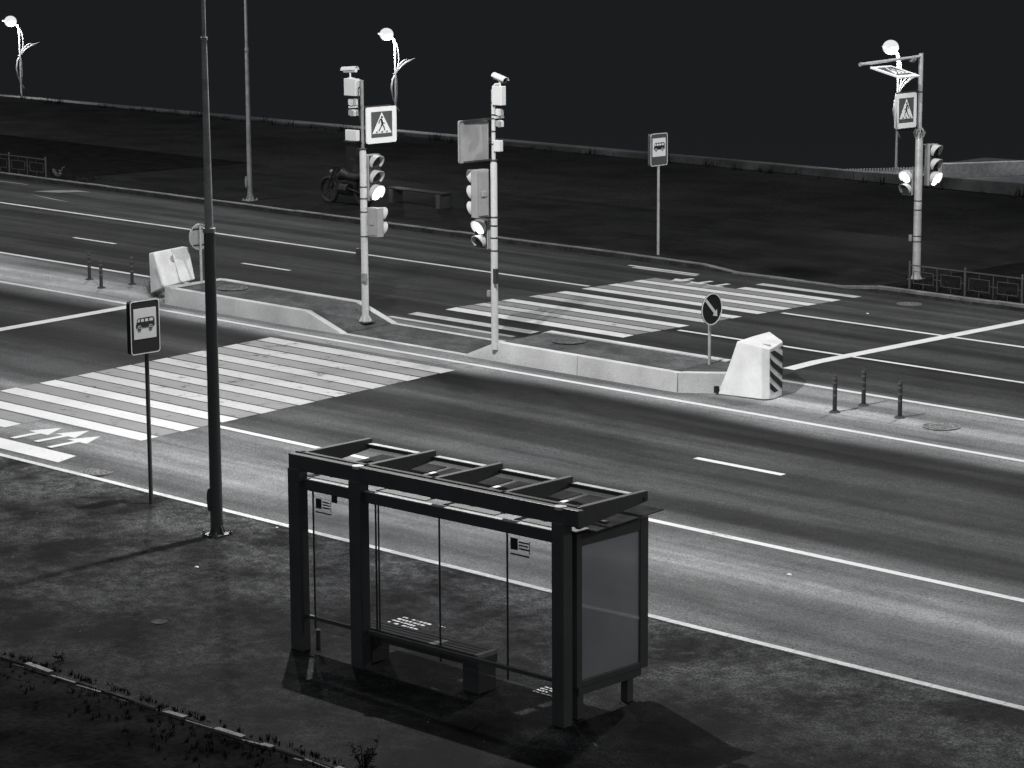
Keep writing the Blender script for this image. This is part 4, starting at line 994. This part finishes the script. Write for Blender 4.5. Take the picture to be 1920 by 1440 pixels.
m=MB(); m.tube([P_(.38,0,.42),P_(.62,0,.40)],[.17,.17],10); m.tube([P_(.5,.12,.25),P_(1.15,.14,.32)],.04,10); m.build('engine',BLACKM,mc)
m=MB()
for dy in (-.08,.08): m.tube([P_(0,dy,.35),P_(.24,dy,.98)],.024,8); m.tube([P_(1.0,dy,.35),P_(.6,dy,.45)],.022,8)
m.tube([P_(.22,-.33,1.05),P_(.24,0,.98),P_(.22,.33,1.05)],.016,8); m.build('fork_and_handlebar',BLACKM,mc)
m=MB(); m.ball(P_(.12,-.05,.86),.06,.06,.06,14,8); m.build('headlight',GUTTER,mc)
m=MB(); m.ball(P_(1.1,0,.70),.04,.05,.03,10,6); m.build('tail_light',GUTTER,mc)
# ------------------------------------------------------------ grit on the pavement and in the gutters
GRIT=mat('pale_grit',.14,.8,var=.5,vscale=9)
m=MB()
for k in range(420):
    if k<260: x=random.uniform(-33,-15.5); y=random.uniform(18.8,25.0); z=gz(x,y)
    elif k<360: x=random.uniform(-34,-15); y=25.35+abs(random.gauss(0,.25)); z=gm(x,y)+.004
    else: x=random.uniform(-45,-24); y=random.uniform(35.5,37.7); z=gz(x,y)+.002; 
    if k>=360 and not (-38<x<-35.2 or x>-27.8): continue
    s_=random.uniform(.006,.016); a=random.uniform(0,3)
    d=Vector((math.cos(a),math.sin(a),0))*s_; n=Vector((-d.y,d.x,0))*.7; c=Vector((x,y,z))
    m.add([c+d,c+n,c-d,c-n,c+Vector((s_*.2,0,s_*.8))],[(0,1,4),(1,2,4),(2,3,4),(3,0,4)])
tag(m.build('grit',GRIT,smooth=False),'scattered pale grit and crumbs on the pavement and gutters','grit',kind='stuff')
# ------------------------------------------------------------ vegetation
def tufts(name, spots, mt, label=None, hmin=.05,hmax=.18,n=18,spread=.12, kind='stuff', cat=None):
    b=MB()
    for (x,y,z,s_) in spots:
        for k in range(n):
            a=random.uniform(0,6.28); r=random.uniform(0,spread)*s_; h=random.uniform(hmin,hmax)*s_; w=.006*s_+.003
            bx_=x+r*math.cos(a); by=y+r*math.sin(a); l=random.uniform(.1,.6)*h; dx=l*math.cos(a); dy=l*math.sin(a); n_=Vector((-math.sin(a),math.cos(a),0))*w
            v0=Vector((bx_,by,z)); v1=v0+Vector((dx*.4,dy*.4,h*.6)); v2=v0+Vector((dx,dy,h))
            b.add([v0-n_,v0+n_,v1+n_*.7,v1-n_*.7,v2],[(0,1,2,3),(3,2,4)])
    o=b.build(name,mt,smooth=False)
    return tag(o,label,cat,kind=kind)
sp=[]
for k in range(420):
    x=random.uniform(-30,-17); y=18.55-abs(random.gauss(0,.5))-.02; sp.append((x,y,gz(x,y)-.03,random.uniform(.2,.5)))
for k in range(260): x=random.uniform(-30,-17); y=18.62+abs(random.gauss(0,.05)); sp.append((x,y,gz(x,y),random.uniform(.2,.45)))
tufts('verge_grass',sp,BLADE,'dark grass and weeds along the pavement edge at the bottom left',n=10,cat='grass')
sp=[]
for k in range(500): x=random.uniform(-33.6,-27); y=48.2+abs(random.gauss(0,.5)); sp.append((x,y,gz(x,y)+.12,random.uniform(.4,1.0)))
for k in range(260): x=random.uniform(-72,-62.5); y=48.2+abs(random.gauss(0,.5)); sp.append((x,y,gz(x,y)+.12,random.uniform(.4,1.0)))
tufts('kerb_grass',sp,BLADE,'dark grass growing under the far railings',n=9,cat='grass')
sp=[]
for k in range(110): x=random.uniform(-95,-38); y=65.8+random.gauss(0,.15); sp.append((x,y,gz(x,y)+.1,random.uniform(.5,2.2)))
tufts('wall_weeds',sp,BLADE,'ragged dark weeds along the foot of the far wall',n=12,cat='weeds')
sheet('grass_bed', mat('dark_lawn_soil',.010,.95,spec=0,var=.3,vscale=2,grain=.4,gscale=20), [-34.0,-30,-10,30],[48.03,55.6],lambda x,y: gz(x,y)+.13)
sheet('left_grass_bed', mat('dark_lawn_soil_left',.010,.95,spec=0,var=.3,vscale=2,grain=.4,gscale=20), [-200,-100,-63.6],[48.03,55.6],lambda x,y: gz(x,y)+.13)
WEED=mat('dry_weed_stems',.16,.8,var=.4,vscale=8)
def weed(p,label,n=60,s_=1.,mt=WEED):
    b=MB(); x,y,z=p
    for k in range(n):
        a=random.uniform(0,6.28); r=random.uniform(0,.12)*s_; h=random.uniform(.12,.42)*s_; v0=Vector((x+r*math.cos(a),y+r*math.sin(a),z)); 
        d_=Vector((math.cos(a)*h*.5,math.sin(a)*h*.5,h)); n_=Vector((-math.sin(a),math.cos(a),0))*.005
        b.add([v0-n_,v0+n_,v0+d_*.6+n_,v0+d_*.6-n_,v0+d_],[(0,1,2,3),(3,2,4)])
        for q in range(5):
            c_=v0+d_*random.uniform(.3,1.0); e=Vector((random.uniform(-1,1),random.uniform(-1,1),random.uniform(-.3,1)))*.03; g_=Vector((random.uniform(-1,1),random.uniform(-1,1),random.uniform(-1,1)))*.012
            b.add([c_,c_+e+g_,c_+e*1.6,c_+e-g_],[(0,1,2,3)])
    tag(b.build('weed',mt,smooth=False,origin=tuple(p)),label,'weed')
q=at(292,556); weed(q,'spiky dry weed growing against the foot of the tipped white barrier',90,1.25)
weed(at(318,552),'dark weed in the gap beside the end of the left island',50,.9,BLADE)
weed(at(683,1436),'dark leafy weed at the verge edge, bottom left of the shelter shadow',40,.7,BLADE)
weed(at(300,1334),'dark weed standing on the verge edging',9,.35,BLADE)
weed(at(116,1240),'small dark weed on the verge edging near the lower left corner',9,.35,BLADE)
weed(at(108,333,.12),'small pale weed beside the left railing end',25,.7)
